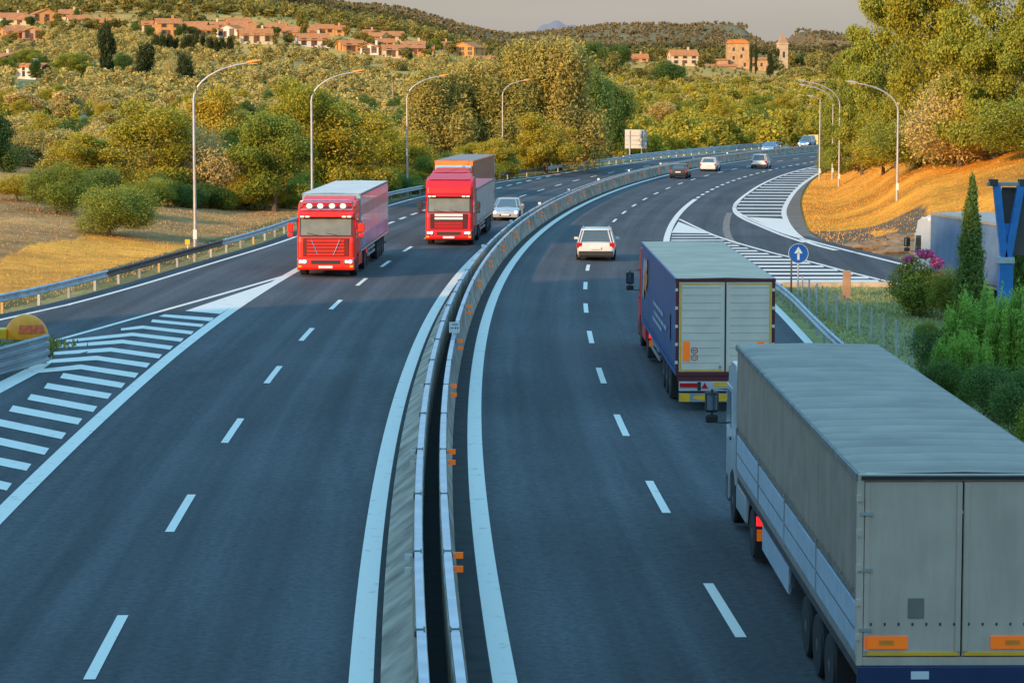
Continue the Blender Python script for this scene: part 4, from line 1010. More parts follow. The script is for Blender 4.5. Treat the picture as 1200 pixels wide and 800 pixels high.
def place_truck(t, rear=None, front=None, h=0, L=16.15):
    t.rotation_euler.z = h
    if rear is not None: t.location = rear
    t.scale = (1, 1, Q)
def road_pt(X, Y): return Vector((X, Y, float(zroad(X, Y))))
a, b = ray(1005, 553); Zt = 4.0 * Q
Yr = (H0 - Zt) / -b; XrL = a * Yr; a2, b2 = ray(863, 403); Yf = (H0 + 0 - Zt) / -b2; XfL = a2 * Yf
print('NEAR', Yr, XrL, Yf, XfL, 'len', math.hypot(Yf - Yr, XfL - XrL))
h = math.atan2(-(XfL - XrL), Yf - Yr)
t = thing('lorry', 'near articulated lorry with grey tarpaulin trailer, ribbed roof and white cab', 'lorry')
rc = Vector((XrL, Yr, 0)) + Matrix.Rotation(h, 3, 'Z') @ Vector((1.29, 0, 0))
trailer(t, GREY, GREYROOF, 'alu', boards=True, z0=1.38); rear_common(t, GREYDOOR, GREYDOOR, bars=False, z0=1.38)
tractor(t, 'cabwhite', lit=False, mirror='black', high=3.5)
BLUEB = mat('deep_blue_bumper', (.02, .04, .11), .4, var=.15)
MB().box(-1.27, 1.27, -.10, .0, .90, 1.255).build('rear_beam', BLUEB, t, bevel=.01)
MB().box(-1.2, 1.2, -.08, .02, .40, .56).build('underrun_bar', mat('bar_red_white', (.5, .1, .05), .5), t)
for s in (-1, 1):
    a, b = (-1.16, -.04) if s < 0 else (.04, 1.16)
    MB().box(a, b, -.063, -.046, 1.405, 1.45).build('yellow_strip', 'yellow', t)
    c = -.93 if s < 0 else .62
    p = MB().box(c - .26, c + .27, -.062, -.047, 1.50, 1.68).build('hazard_plate', 'orange', t)
    mb = MB(); mb.box(c - .08, c + .10, -.066, -.0625, 1.555, 1.625); mb.build('plate_field', mat('amber_field', (.95, .30, .03), .4), p)
    for x in np.linspace(a + .05, b - .05, 7): MB().box(x - .012, x + .012, -.050, -.046, 1.83, 1.87).build('rivet', 'chassis', t)
    MB().box(s * .95 - .22, s * .95 + .22, -.13, -.10, .58, .76).build('tail_light', 'redlens', t, bevel=.01)
MB().box(-.66, -.46, -.050, -.046, 1.93, 2.22).build('patch', mat('faded_patch', (.22, .19, .15), .8), t)
MB().box(-.62, -.40, -.115, -.101, 1.08, 1.19).build('number_plate', 'plate', t)
for s in (-1, 1):
    for x in (s * .045, s * 1.17): MB().box(x - .032, x + .032, -.062, -.0455, 1.46, 3.84).build('door_post', GREYDOOR, t, bevel=.006)
    for z in (1.75, 2.6, 3.4): MB().box(min(s * 1.10, s * 1.26), max(s * 1.10, s * 1.26), -.078, -.0625, z, z + .045).build('hinge_strap', 'galv2', t)
MB().box(-1.25, 1.25, -.075, -.056, 3.90, 3.955).build('top_seal', 'black', t)
place_truck(t, rc, h=h)
NEAR = (rc.copy(), h)
# --- blue curtain lorry
DBLUE = mat('navy_curtain', (.035, .105, .25), .45, var=.15, scale=1.5, bump=.003)
BLROOF = mat('pale_roof_sheet', (.68, .45, .29), .7, var=.14, scale=.9, bump=.004)
WDOOR = mat('white_rear_door', (.86, .71, .56), .5, var=.08, scale=1.5)
t = thing('lorry', 'lorry with navy blue curtain trailer, white rear doors edged in yellow and red cab', 'lorry')
trailer(t, DBLUE, BLROOF, mat('navy_frame', (.02, .10, .30), .4), ribs=.004)
rear_common(t, WDOOR, mat('dark_red_frame', (.13, .02, .025), .5), bars=False)
tractor(t, 'red', lit=False, mirror='black')
YL = mat('yellow_band', (.95, .50, .04), .5)
for s in (-1, 1):
    a, b = (-1.18, -.06) if s < 0 else (.06, 1.18); o = a if s < 0 else b
    mb = MB(); mb.box(a, b, -.052, -.0465, 3.80, 3.845); mb.box(a, b, -.052, -.0465, 1.22, 1.265); mb.box(min(o, o - s * .045), max(o, o - s * .045), -.052, -.0465, 1.265, 3.80); mb.build('yellow_edging', YL, t)
    mb = MB()
    for z in np.linspace(1.45, 3.7, 11): mb.box(a + .06, b - .06, -.0495, -.0465, z, z + .012)
    mb.build('door_rib', mat('door_rib_line', (.36, .36, .34), .6), t)  # thin grey lines across the rear doors
    mb = MB(); mb.box(s * .13 - .03, s * .13 + .03, -.08, -.047, 1.3, 1.38); mb.build('lock_handle', 'galv2', t)
MB().box(-.02, .02, -.056, -.05, 1.2, 3.86).build('door_seal', 'black', t)
MB().box(-1.10, -.92, -.058, -.047, 1.52, 2.10).build('orange_plate', 'orange', t)
MB().box(.84, 1.02, -.058, -.047, 1.52, 2.10).build('orange_plate', 'orange', t)
for k, tx in enumerate(('80', '70')):
    z = 1.83 - k * .21; mb = MB(); disc(mb, (-.80, -.0500, z), .09, m=0); disc(mb, (-.80, -.0525, z), .09, m=1, ring=.02)
    st = mb.build('speed_sticker', [WDOOR, 'redlens'], t); text_mesh(tx, .10, 'ink', st, (-.80, -.0535, z), (R(90), 0, 0), depth=.001)
MB().box(-1.24, 1.24, -.075, 0, .92, 1.05).build('rear_beam', mat('dark_red_frame', (.16, .015, .015)), t)
MB().box(-1.2, 1.2, -.10, -.02, .62, .91).build('light_panel', 'white', t, bevel=.01)
MB().box(-1.18, -.72, -.125, -.101, .74, .86).build('tail_light', 'redlens', t); MB().box(.72, 1.18, -.125, -.101, .74, .86).build('tail_light', 'redlens', t)
mb = MB(); mb.prism([(-.62, .70), (-.44, .70), (-.53, .88)], -.112, -.101, 'y'); mb.build('red_triangle', 'redlens', t)
MB().box(-.72, -.63, -.11, -.101, .64, .90).build('socket', 'black', t)
MB().box(-.30, .30, -.112, -.101, .76, .89).build('number_plate', YL, t)
mb = MB(); mb.box(-1.2, 1.2, -.12, -.03, .30, .56); ur = mb.build('underrun_panel', mat('underrun_grey', (.30, .31, .31), .5), t)
mb = MB(); n = 24; mb.add([(-.15 + .68 * math.cos(2 * math.pi * k / n), -.123, .43 + .105 * math.sin(2 * math.pi * k / n)) for k in range(n)], [tuple(range(n))]); mb.build('yellow_oval', 'yellow', ur)
MB().box(-1.19, -.92, -.125, -.121, .31, .55).build('yellow_square', 'yellow', ur)
MB().box(.75, 1.19, -.125, -.121, .31, .55).build('yellow_square', 'yellow', ur)
# graphics on the left curtain
gm = [mat('print_orange', (.72, .22, .04), .5), mat('print_white', (.55, .58, .62), .5), mat('print_pink', (.62, .35, .28), .5)]
def blob(cy, cz, ry, rz, m, tilt=.5, n=20, x=-1.312):
    mb = MB(); rg = random.Random(int(cy * 10 + cz * 7)); pts = []
    for k in range(n):
        a = 2 * math.pi * k / n; r_ = 1 + .25 * rg.uniform(-1, 1); y, z = ry * r_ * math.cos(a), rz * r_ * math.sin(a); pts.append((x, cy + y - z * tilt, cz + z))
    mb.add(pts, [tuple(range(n))]); return mb.build('printed_graphic', m, t)
blob(13.2, 2.9, .9, .5, gm[0], x=-1.312); blob(12.8, 3.35, .55, .22, gm[2], x=-1.314); blob(14.2, 2.5, .4, .5, gm[2], x=-1.313); blob(13.9, 3.2, .3, .35, gm[1], x=-1.315)
mb = MB()
for k, (y0, y1, z) in enumerate(((4.6, 9.2, 2.35), (3.4, 8.8, 2.05), (5.4, 9.4, 1.8))):
    nl = 26
    for j in range(nl):
        if (j * 7 + k) % 6 == 0: continue
        a = y0 + (y1 - y0) * j / nl; mb.box(-1.312, -1.308, a, a + (y1 - y0) / nl * .62, z, z + .13)
mb.build('printed_lettering', gm[1], t)
mb = MB(); mb.box(-1.312, -1.308, 2.0, 2.5, 1.9, 2.7); mb.box(-1.312, -1.308, 11.6, 11.7, 2.0, 3.6); mb.build('printed_panel', mat('print_dull', (.10, .13, .2), .5), t)
a, b = ray(792, 324)
Yb = 66.5
for _ in range(20):
    z = float(zroad(a * Yb, Yb)); Yb = (H0 - z - Zt) / -b
a2, b2 = ray(747, 280); Yc = 80
for _ in range(20):
    z = float(zroad(a2 * Yc, Yc)); Yc = (H0 - z - Zt) / -b2
print('BLUE', Yb, a * Yb, Yc, a2 * Yc, math.hypot(Yc - Yb, a2 * Yc - a * Yb))
h = math.atan2(-(a2 * Yc - a * Yb), Yc - Yb)
rc = Vector((a * Yb, Yb, 0)) + Matrix.Rotation(h, 3, 'Z') @ Vector((1.29, 0, 0)); rc.z = float(zroad(rc.x, rc.y)); place_truck(t, rc, h=h)

# --- oncoming red lorries: origin is the trailer rear; solve so that the bumper stands on the pixel
def oncoming(t, px, py, extra=0.0, f=17.55):
    p = P(px, py); h = heading(p.y) + math.pi + extra
    t.rotation_euler.z = h; t.scale = (1, 1, Q); t.location = p - Matrix.Rotation(h, 3, 'Z') @ Vector((0, f, 0)); t.location.z = p.z
    return h
SILV = mat('silver_box_wall', (.50, .42, .56), .3, .3, var=.10, scale=.8, coat=.3)
t = thing('lorry', 'bright red oncoming lorry with roof lamp bar and shiny silver box trailer', 'lorry')
tractor(t, 'red', y0=15.35, lightbar=True, grille='slats')
trailer(t, SILV, mat('dusty_white_roof', (.70, .63, .54), .6, var=.12, scale=.8), 'alu', ribs=.004, L=15.0, flat=True, front_m=mat('front_wall_blue', (.30, .42, .50), .5))
rear_common(t, WDOOR, 'alu')
MB().box(-1.2, 1.2, -.1, 0, .45, .6).build('underrun_bar', 'galv2', t)
mb = MB(); mb.box(1.277, 1.282, .1, 14.9, 2.85, 3.4); mb.box(-1.282, -1.277, .1, 14.9, 2.85, 3.4); mb.build('wall_stripe', mat('mauve_band', (.32, .17, .25), .3, .2, var=.25, scale=.5), t)  # mauve and blue bands along the box side walls
mb = MB(); mb.box(1.277, 1.282, .1, 14.9, 1.3, 1.9); mb.box(-1.282, -1.277, .1, 14.9, 1.3, 1.9); mb.build('wall_stripe', mat('blue_band', (.16, .24, .45), .3, .2, var=.3, scale=.5), t)
oncoming(t, 382, 325)
t = thing('lorry', 'dark red oncoming lorry with chrome grille bars and grey curtain trailer', 'lorry')
tractor(t, 'darkred', y0=15.35, grille='bars', mirror='black', high=4.1)
trailer(t, mat('grey_curtain', (.40, .38, .37), .5, var=.15, scale=1), mat('red_grey_roof', (.42, .10, .12), .6), 'alu', ribs=.004, L=15.0, top=3.35)
rear_common(t, WDOOR, 'alu', top=3.35)
MB().box(-1.2, 1.2, -.1, 0, .45, .6).build('underrun_bar', 'galv2', t)
oncoming(t, 526, 288)
t = thing('lorry', 'lorry behind the dark red one, orange topped front and brown curtain trailer', 'lorry')
tractor(t, 'darkred', y0=15.35, grille='bars', mirror='black', high=3.3, visor=False)
trailer(t, mat('brown_curtain', (.34, .14, .08), .6, var=.15, scale=1), mat('brown_roof', (.30, .25, .22), .6), mat('orange_frame', (.75, .20, .03), .5), ribs=.004, L=15.0, front_m=mat('orange_front', (.85, .22, .03), .5))
MB().box(-1.2, 1.2, 15.01, 15.3, 3.05, 3.62).build('front_panel', mat('pale_blue_panel', (.30, .55, .75), .25, var=.1), t, bevel=.05)
rear_common(t, WDOOR, 'alu')
MB().box(-1.2, 1.2, -.1, 0, .45, .6).build('underrun_bar', 'galv2', t)
oncoming(t, 527, 252)
# --- parked / climbing lorry on the slip road
t = thing('lorry', 'lorry with plain blue side curtain climbing the slip road behind the cypress', 'lorry')
trailer(t, mat('plain_blue_curtain', (.12, .20, .33), .55, var=.12, scale=1.5, bump=.003), mat('brownish_roof', (.38, .33, .28), .6), mat('worn_frame', (.34, .28, .22), .6), ribs=.004)
rear_common(t, WDOOR, 'alu')
tractor(t, 'cabwhite', lit=False, mirror='black')
MB().box(-1.2, 1.2, -.1, 0, .45, .6).build('underrun_bar', 'galv2', t)
mb = MB(); mb.box(-1.33, -1.29, 15.3, 15.5, 1.5, 1.7); mb.build('marker_light', 'orange', t)
pf = P(1092, 348); hd = math.atan2(-(dn.x * -1), -dn.y) if dn.y < 0 else math.atan2(-dn.x, dn.y)
a, b = ray(1090, 250); Yt = 105
for _ in range(30):
    z = float(zroad(a * Yt, Yt)); Yt = .5 * Yt + .5 * (H0 - z - Zt) / -b
pf = Vector((a * Yt, Yt, 0)); print('SLIP', pf, R(1) and math.degrees(hd))
rc = pf + Matrix.Rotation(hd, 3, 'Z') @ Vector((1.29, -15.9, 0)); rc.z = float(zroad(rc.x, rc.y + 6)); place_truck(t, rc, h=hd)

# --- cars
def car(label, paint, L=4.4, W=1.78, H=1.47, style='wagon', rear_view=True, lit=False, group=None, rails=False):
    t = thing('car', label, 'car', group=group)
    w = W / 2; sed = style == 'sedan'
    st = [(0, .50, .80), (.06, .93, .90), (.22, 1.0 if not sed else 1.0, .96), (.9, .98, 1), (2.2, .93, 1), (L - 1.35, .90, 1), (L - .9, .84, .99), (L - .35, .74, .93), (L - .06, .62, .84), (L, .48, .74)]
    loops = []
    for y, zt, k in st:
        ww = w * k; zb = .20 if .1 < y < L - .1 else .30
        half = [(0, zt + .015), (ww * .72, zt), (ww * .94, zt - .05), (ww, zt - .22 if zt > .6 else zt - .08), (ww * .985, .36), (ww * .90, zb)]
        loops.append([(x, y, z) for x, z in half] + [(-x, y, z) for x, z in half[::-1][:-1]])
    mb = MB(); mb.loft(loops); body = mb.build('body', paint, t, smooth=True)
    # greenhouse
    if style == 'wagon': yb = (.18, L - 1.25); yt = (.55, L - 2.25)
    elif sed: yb = (.62, L - 1.2); yt = (1.35, L - 2.15)
    else: yb = (.15, L - 1.15); yt = (.65, L - 2.0)
    if style == 'suv': yt = (.42, L - 2.1)
    zb, zt = .90, H - .07
    def ring(y0, y1, hw, z, c=.12): return [(-hw, y0 + c, z), (-hw + c, y0, z), (hw - c, y0, z), (hw, y0 + c, z), (hw, y1 - c, z), (hw - c * 1.5, y1, z), (-hw + c * 1.5, y1, z), (-hw, y1 - c, z)]
    r0, r1 = ring(yb[0], yb[1], w * .93, zb), ring(yt[0], yt[1], w * .74, zt)
    mb = MB(); mb.loft([r0, r1]); mb.build('window', 'glass', t)
    mb = MB(); mb.loft([ring(yt[0] - .06, yt[1] + .05, w * .765, zt - .015), ring(yt[0] - .03, yt[1] + .0, w * .75, zt + .03), ring(yt[0] + .15, yt[1] - .2, w * .6, zt + .07)]); rf = mb.build('roof', paint, t, smooth=True)
    mb = MB()
    for i in (0, 1, 2, 3, 4, 5, 6, 7):
        p, q = Vector(r0[i]), Vector(r1[i]); mb.tube([p + (p - q).normalized() * .05, q], .032, 5)
    for s in (-1, 1):
        for f in (.36, .64): 
            p = Vector((s * w * .935, yb[0] + (yb[1] - yb[0]) * f, zb - .03)); q = Vector((s * w * .745, yt[0] + (yt[1] - yt[0]) * (f + .05), zt)); mb.tube([p, q], .03, 5)
    mb.build('pillar', paint, t)
    for s in (-1, 1):
        for y in (.82, L - .85):
            wheel(t, 'car', s * (w - .10), y)
            pr = [(y + .37 * math.cos(q), .33 + .37 * math.sin(q)) for q in np.linspace(0, math.pi, 12)]
            mb = MB(); mb.add([(s * (w + .004), a_, b_) for a_, b_ in pr] + [(s * (w + .004), y - .37, .22), (s * (w + .004), y + .37, .22)], [tuple(range(14))]); mb.build('wheel_arch', 'black', t)
        mb = MB(); mb.box(min(s * w * .97, s * (w + .17)), max(s * w * .97, s * (w + .17)), L - 1.62, L - 1.50, .93, 1.06); mb.build('mirror', paint, t, bevel=.02)
        for y0, y1 in ((L * .30, L * .30 + 1.0), (L * .30 + 1.02, L * .30 + 2.0)):
            mb = MB(); mb.box(min(s * (w - .012), s * (w + .003)), max(s * (w - .012), s * (w + .003)), y0, y1, .38, .70); mb.build('door', paint, t)
        if style in ('wagon', 'suv'): mb = MB(); mb.prism([(.045, .68), (.03, .95), (.30, .95), (.34, .72)], min(s * (w * .70), s * (w * .97)), max(s * w * .70, s * w * .97)); mb.build('tail_light', 'redlens', t, bevel=.01)
        else: mb = MB(); mb.prism([(.015, .66), (.03, .84), (.28, .86), (.30, .70)], min(s * (w * .76), s * (w * .97)), max(s * w * .76, s * w * .97)); mb.build('tail_light', 'redlens', t, bevel=.01)
        mb = MB(); mb.prism([(L - .05, .50), (L - .09, .64), (L - .42, .72), (L - .42, .56)], min(s * w * .52, s * w * .93), max(s * w * .52, s * w * .93)); hl = mb.build('headlight', 'chrome', t, bevel=.01)
        if lit: mb = MB(); disc(mb, (s * w * .74, L + .0, .58), .085); mb.build('lamp', 'headlamp', hl)
    MB().box(-w * .88, w * .88, -.05, .10, .26, .52).build('bumper', 'black' if style in ('suv', 'wagon') else paint, t, bevel=.04)
    MB().box(-w * .86, w * .86, L - .12, L + .03, .24, .50).build('bumper', paint, t, bevel=.04)
    MB().box(-w * .40, w * .40, L + .005, L + .04, .32, .46).build('grille', 'black', t)
    MB().box(-.26, .26, -.065, -.0, .62, .73).build('number_plate', 'plate', t); MB().box(-.26, .26, L + .04, L + .05, .36, .46).build('number_plate', 'plate', t)
    if rails:
        for s in (-1, 1): mb = MB(); mb.tube([(s * w * .66, yt[0] + .1, zt + .04), (s * w * .66, yt[0] + .2, zt + .11), (s * w * .66, yt[1] - .4, zt + .11), (s * w * .66, yt[1] - .25, zt + .05)], .022, 6); mb.build('roof_rail', 'alu', t)
    return t
def put_car(t, px, py, L, onc=False, extra=0):
    p = P(px, py); h = heading(p.y) + (math.pi if onc else 0) + extra; t.rotation_euler.z = h; t.scale = (1, 1, .95)
    t.location = p if not onc else p - Matrix.Rotation(h, 3, 'Z') @ Vector((0, L, 0)); t.location.z = p.z
SV = mat('silver_car_paint', (.74, .71, .66), .28, .15, var=.05, coat=.6); WC = mat('white_car_paint', (.74, .71, .66), .3, var=.05, coat=.5)
BK = mat('black_car_paint', (.035, .030, .030), .25, .3, var=.05, coat=.7); BC = mat('blue_grey_paint', (.18, .30, .46), .3, .4, var=.05, coat=.5)
put_car(car('silver estate car with roof rails driving away, close behind the median', SV, 4.75, 1.92, 1.66, 'suv', rails=True), 698, 306, 4.75)
put_car(car('silver saloon car with lit headlamps following the dark red lorry', mat('grey_silver_paint', (.46, .44, .42), .3, .3, coat=.5), 4.6, 1.80, 1.44, 'sedan', lit=True), 592, 259, 4.6, True)
put_car(car('black hatchback driving away beside the median curve', BK, 4.1, 1.74, 1.46, 'hatch'), 794.5, 209.5, 4.1)
put_car(car('white hatchback driving away ahead of the black car', WC, 4.2, 1.78, 1.5, 'hatch'), 829.5, 201, 4.2)
put_car(car('cream white estate car with upright tailgate in the outer lane', WC, 4.5, 1.82, 1.7, 'suv'), 889, 198, 4.5)
put_car(car('small pale blue car coming toward the bend past the hedge', BC, 4.2, 1.76, 1.45, 'sedan', lit=False), 899, 178.5, 4.2, True)
put_car(car('farthest blue and white van-like car next to the yellow post', BC, 4.4, 1.8, 1.75, 'suv', lit=True), 941, 172.5, 4.4, True)

# ------------------------------------------------------------------ street lamps
def lamp(px, base_y, top_px, top_y, label, Y=None, H=None, group=None, head_m='lamphead', amber=False):
    """pole at px, head at (top_px, top_y)"""
    p = G(px, base_y) if Y is None else atY(px, Y)
    a, b = ray(top_px, top_y); z = H0 + b * p.y; hgt = z - p.z; dx = a * p.y - p.x; s = 1 if dx > 0 else -1; dx = abs(dx)
    t = thing('street_lamp', label, 'street lamp', p, 0, group)
    mb = MB(); zs = hgt - dx * .62; r_ = .085
    pts = [(0, 0, -.3), (0, 0, .9), (0, 0, .92), (0, 0, zs * .6), (0, 0, zs)]; rad = [.11, .11, .085, .075, .065]
    for k in range(1, 9):
        q = k / 8 * R(78); pts.append((s * dx * .9 * (1 - math.cos(q)) / (1 - math.cos(R(78))), 0, zs + (hgt - .05 - zs) * math.sin(q) / math.sin(R(78)))); rad.append(.062 - .002 * k)
    mb.tube(pts, rad, 10); mb.build('pole', 'pole', t, smooth=True)
    e = Vector(pts[-1]); L_ = .75
    mb = MB(); loops = []
    for u_, w_, h_ in ((0, .05, .05), (.12, .11, .08), (.5, .17, .10), (.85, .14, .07), (1, .05, .03)):
        c = e + Vector((s * (u_ * L_ - .05), 0, .03 + u_ * .10)); loops.append([(c.x, c.y + w_ * math.cos(v_), c.z + h_ * math.sin(v_)) for v_ in np.linspace(0, 2 * math.pi, 10, endpoint=False)])
    mb.loft(loops); hd_ = mb.build('lamp_head', mat('amber_lamp_head', (.80, .33, .04), .45) if amber else head_m, t, smooth=True)
    mb = MB(); c = e + Vector((s * .3, 0, -.035)); mb.box(c.x - .18, c.x + .18, -.08, .08, c.z - .0, c.z + .02); mb.build('lens', mat('lamp_glass', (.7, .65, .5), .3), hd_)
    mb = MB(); mb.box(-.09, .09, -.14, -.085, .7, 1.15); mb.build('service_box', 'reflwhite', t)
    return t
lamp(229, 297, 297, 73, 'tall street lamp with amber head nearest on the left verge', amber=True)
lamp(367, 262, 420, 84, 'street lamp rising behind the bright red lorry', Y=163, amber=True)
lamp(478, 226, 520, 89, 'street lamp between the bright red lorry and the brown trailer', Y=205, amber=True)
lamp(589, 208, 617, 94, 'street lamp in front of the ochre trees, right of the brown trailer', Y=262, amber=True)
lamp(1051, 235, 999, 97, 'street lamp alone halfway up the orange bank')
lamp(983, 219, 939, 95, 'thick street lamp at the tip of the orange bank, front of the two overlapping ones')
lamp(973, 205, 941, 100, 'street lamp mostly hidden just behind the thick one at the bank tip', Y=262)
lamp(958, 206, 953, 113, 'thin street lamp on the kerb of the far hatched island', Y=262)
# wooden poles on the hillside
for i, (px, y0, y1, lb) in enumerate(((460.5, 143, 97, 'bare utility pole in the olive grove, left of the forked one'), (511, 118, 83, 'utility pole with a short crossarm above the olive grove'))):
    p = G(px, y0); a, b = ray(px, y1); hh = H0 + b * p.y - p.z; t = thing('utility_pole', lb, 'pole', p)
    MB().tube([(0, 0, 0), (0, 0, hh * .5), (0, 0, hh)], [.22, .2, .16], 8).build('pole', mat('pole_wood', (.34, .22, .13), .8), t)
    if i: MB().box(-.8, .8, -.06, .06, hh - .7, hh - .5).build('crossarm', mat('pole_wood', (.34, .22, .13)), t)

# ------------------------------------------------------------------ signs, posts, fence
p = P(935, 352); t = thing('road_sign', 'round blue road sign with white upward arrow on a thin pole', 'road sign', p)
zc = (H0 + ray(935, 297)[1] * p.y) - p.z; r_ = 11.8 / F * p.y
MB().tube([(0, .03, -.2), (0, .03, zc + r_)], .035, 8).build('pole', 'galv', t)
n = 36; mb = MB(); mb.prism([(r_ * math.cos(2 * math.pi * k / n), zc + r_ * math.sin(2 * math.pi * k / n)) for k in range(n)], -.02, 0, 'y'); pl = mb.build('disc', 'signblue', t)
mb = MB(); disc(mb, (0, -.0225, zc), r_, ring=r_ * .05, n=36); mb.build('rim', 'paint', pl)
k = r_; mb = MB(); mb.add([(-.11 * k, -.024, zc - .62 * k), (.11 * k, -.024, zc - .62 * k), (.11 * k, -.024, zc + .08 * k), (.42 * k, -.024, zc + .02 * k), (0, -.024, zc + .68 * k), (-.42 * k, -.024, zc + .02 * k), (-.11 * k, -.024, zc + .08 * k)], [(0, 1, 2, 6), (3, 4, 5)]); mb.build('arrow', 'reflwhite', pl)
for px, y0, y1, w_, m, lb in ((927, 352, 302, .07, 'rust', 'thin dark brown post beside the blue arrow sign'), (992, 350, 317, .30, mat('terracotta_post', (.50, .27, .15), .8), 'square terracotta post standing between fence and slip road')):
    p = P(px, y0); hh = H0 + ray(px, y1)[1] * p.y - p.z; t = MB().box(-w_ / 2, w_ / 2, -w_ / 2, w_ / 2, 0, hh).build('post', m, loc=p, bevel=.02); tag(t, lb, 'post')
p = P(745, 186); p = atY(744, p.y); zz = [H0 + ray(744, y)[1] * p.y - p.z for y in (177, 152)]
t = thing('sign_panel', 'back of a large grey road sign beside the far guardrail', 'road sign', p, -.25); hw = 13 / F * p.y
mb = MB(); mb.box(-hw, hw, 0, .06, zz[0] + .3, zz[1]); pn = mb.build('panel', mat('sign_back', (.46, .44, .43), .5, .3, var=.1), t)
mb = MB()
for z in (.3, .5, .7): mb.box(-hw, hw, -.05, -.0, zz[0] + (zz[1] - zz[0]) * z, zz[0] + (zz[1] - zz[0]) * z + .08)
mb.build('stiffener', 'galv2', pn)
for x in (-hw * .55, hw * .55): MB().box(x - .07, x + .07, -.12, -.05, -.4, zz[1] - .1).build('post', 'galv2', t)
p = atY(950.5, 400); a_, b_ = ray(950.5, 158); hh = max(1.5, H0 + b_ * p.y - p.z); t = thing('marker_post', 'yellow rectangular marker panel at the far end of the bend', 'sign', p)
MB().tube([(0, 0, -.3), (0, 0, hh)], .06, 6).build('pole', 'galv', t); MB().box(-.75, .75, -.06, -.02, hh - 1.4, hh).build('panel', mat('pale_yellow_panel', (.80, .62, .25), .6), t)
p = P(220, 302); t = thing('marker_post', 'small yellow square marker beside the nearest left lamp', 'sign', p); MB().tube([(0, 0, 0), (0, 0, .8)], .025, 6).build('pole', 'reflwhite', t); MB().box(-.11, .11, -.06, -.02, .62, .86).build('panel', 'yellow', t)
# fence
fpts = []
for px, yb_ in ((1183, 503), (1153, 484), (1129, 467), (1108, 452), (1085, 437), (1068, 426), (1050, 415), (1035, 406), (1021, 398), (1007, 391), (993, 385), (980, 377), (968, 371), (957, 366), (948, 361), (940, 356)): fpts.append(P(px, yb_))
e = fpts[0] - fpts[1]; ex = [fpts[0] + e * k for k in (7, 6, 5, 4, 3, 2, 1)]
for q in ex: q.z = float(zroad(q.x, q.y))
fpts = ex + fpts; base = fpts[0].copy(); t = thing('wire_fence', 'wire mesh fence on pale metal posts between guardrail and garden', 'fence', base)
for i, p in enumerate(fpts):
    mb = MB(); q = p - base; mb.tube([q + Vector((0, 0, -.2)), q + Vector((0, 0, 1.08))], .032, 6); mb.box(q.x - .035, q.x + .035, q.y - .035, q.y + .035, q.z + 1.08, q.z + 1.11)
    mb.build('post', 'galv', t)
mb = MB(); wires = []
for i in range(len(fpts) - 1):
    a_, b_ = fpts[i] - base, fpts[i + 1] - base
    for z in np.linspace(.05, 1.02, 9): mb.tube([a_ + Vector((0, 0, z)), b_ + Vector((0, 0, z))], .0032, 3, caps=False)
    n = int((b_ - a_).length / .14)
    for k in range(n):
        c = a_ + (b_ - a_) * (k / n); mb.tube([c + Vector((0, 0, .05)), c + Vector((0, 0, 1.02))], .0022, 3, caps=False)
mb.build('mesh', 'galv2', t)
# blue steel gantry on the right
Yg = 84.0; zg = lambda y: H0 + ray(1176, y)[1] * Yg
def gx(px): return (px - 600) / (F * CP) * Yg
gp = Vector((gx(1176), Yg, float(zroad(gx(1176), Yg)))); t = thing('steel_support', 'blue forked steel support holding the edge of a dark panel', 'steel support', gp)
zt_, zm, zb_ = zg(218) - gp.z, zg(303) - gp.z, 0
def gl(px, y): return (gx(px) - gp.x, zg(y) - gp.z)
mb = MB(); mb.prism([gl(1169, 420), gl(1184, 420), gl(1184.5, 305), gl(1168.5, 305)], -.22, .22, 'y'); mb.build('column', 'blue', t, bevel=.02)
for pts_ in (((1160.5, 218), (1168.5, 216), (1179, 303), (1171, 305)), ((1197, 218), (1189, 216), (1174, 303), (1183, 305))):
    mb = MB(); mb.prism([gl(*q) for q in pts_], -.14, .14, 'y'); mb.build('arm', 'blue', t, bevel=.02)
mb = MB(); mb.prism([gl(1170, 262), gl(1186, 262), gl(1184, 303), gl(1173, 303)], -.05, .05, 'y'); mb.build('gusset', 'blue', t)
mb = MB(); mb.prism([gl(1167, 301), gl(1185.5, 301), gl(1185.5, 308), gl(1167, 308)], -.26, .26, 'y'); mb.build('collar', 'galv', t)
c0, c1 = gl(1154, 216), gl(1240, 220); mb = MB(); mb.box(c0[0], c1[0], -.10, .16, c1[1] + .05, c0[1] + .06); mb.build('cross_bar', 'galv2', t)
for px in (1161, 1195):
    q = gl(px, 216); mb = MB(); mb.box(q[0] - .12, q[0] + .12, -.16, .2, q[1] - .05, q[1] + .16); mb.build('clamp', 'chassis', t)
c0, c1 = gl(1173, 220), gl(1240, 300); mb = MB(); mb.box(c0[0], c1[0], .3, .4, c1[1], c0[1]); mb.build('panel', mat('dark_panel', (.10, .085, .075), .7), t)

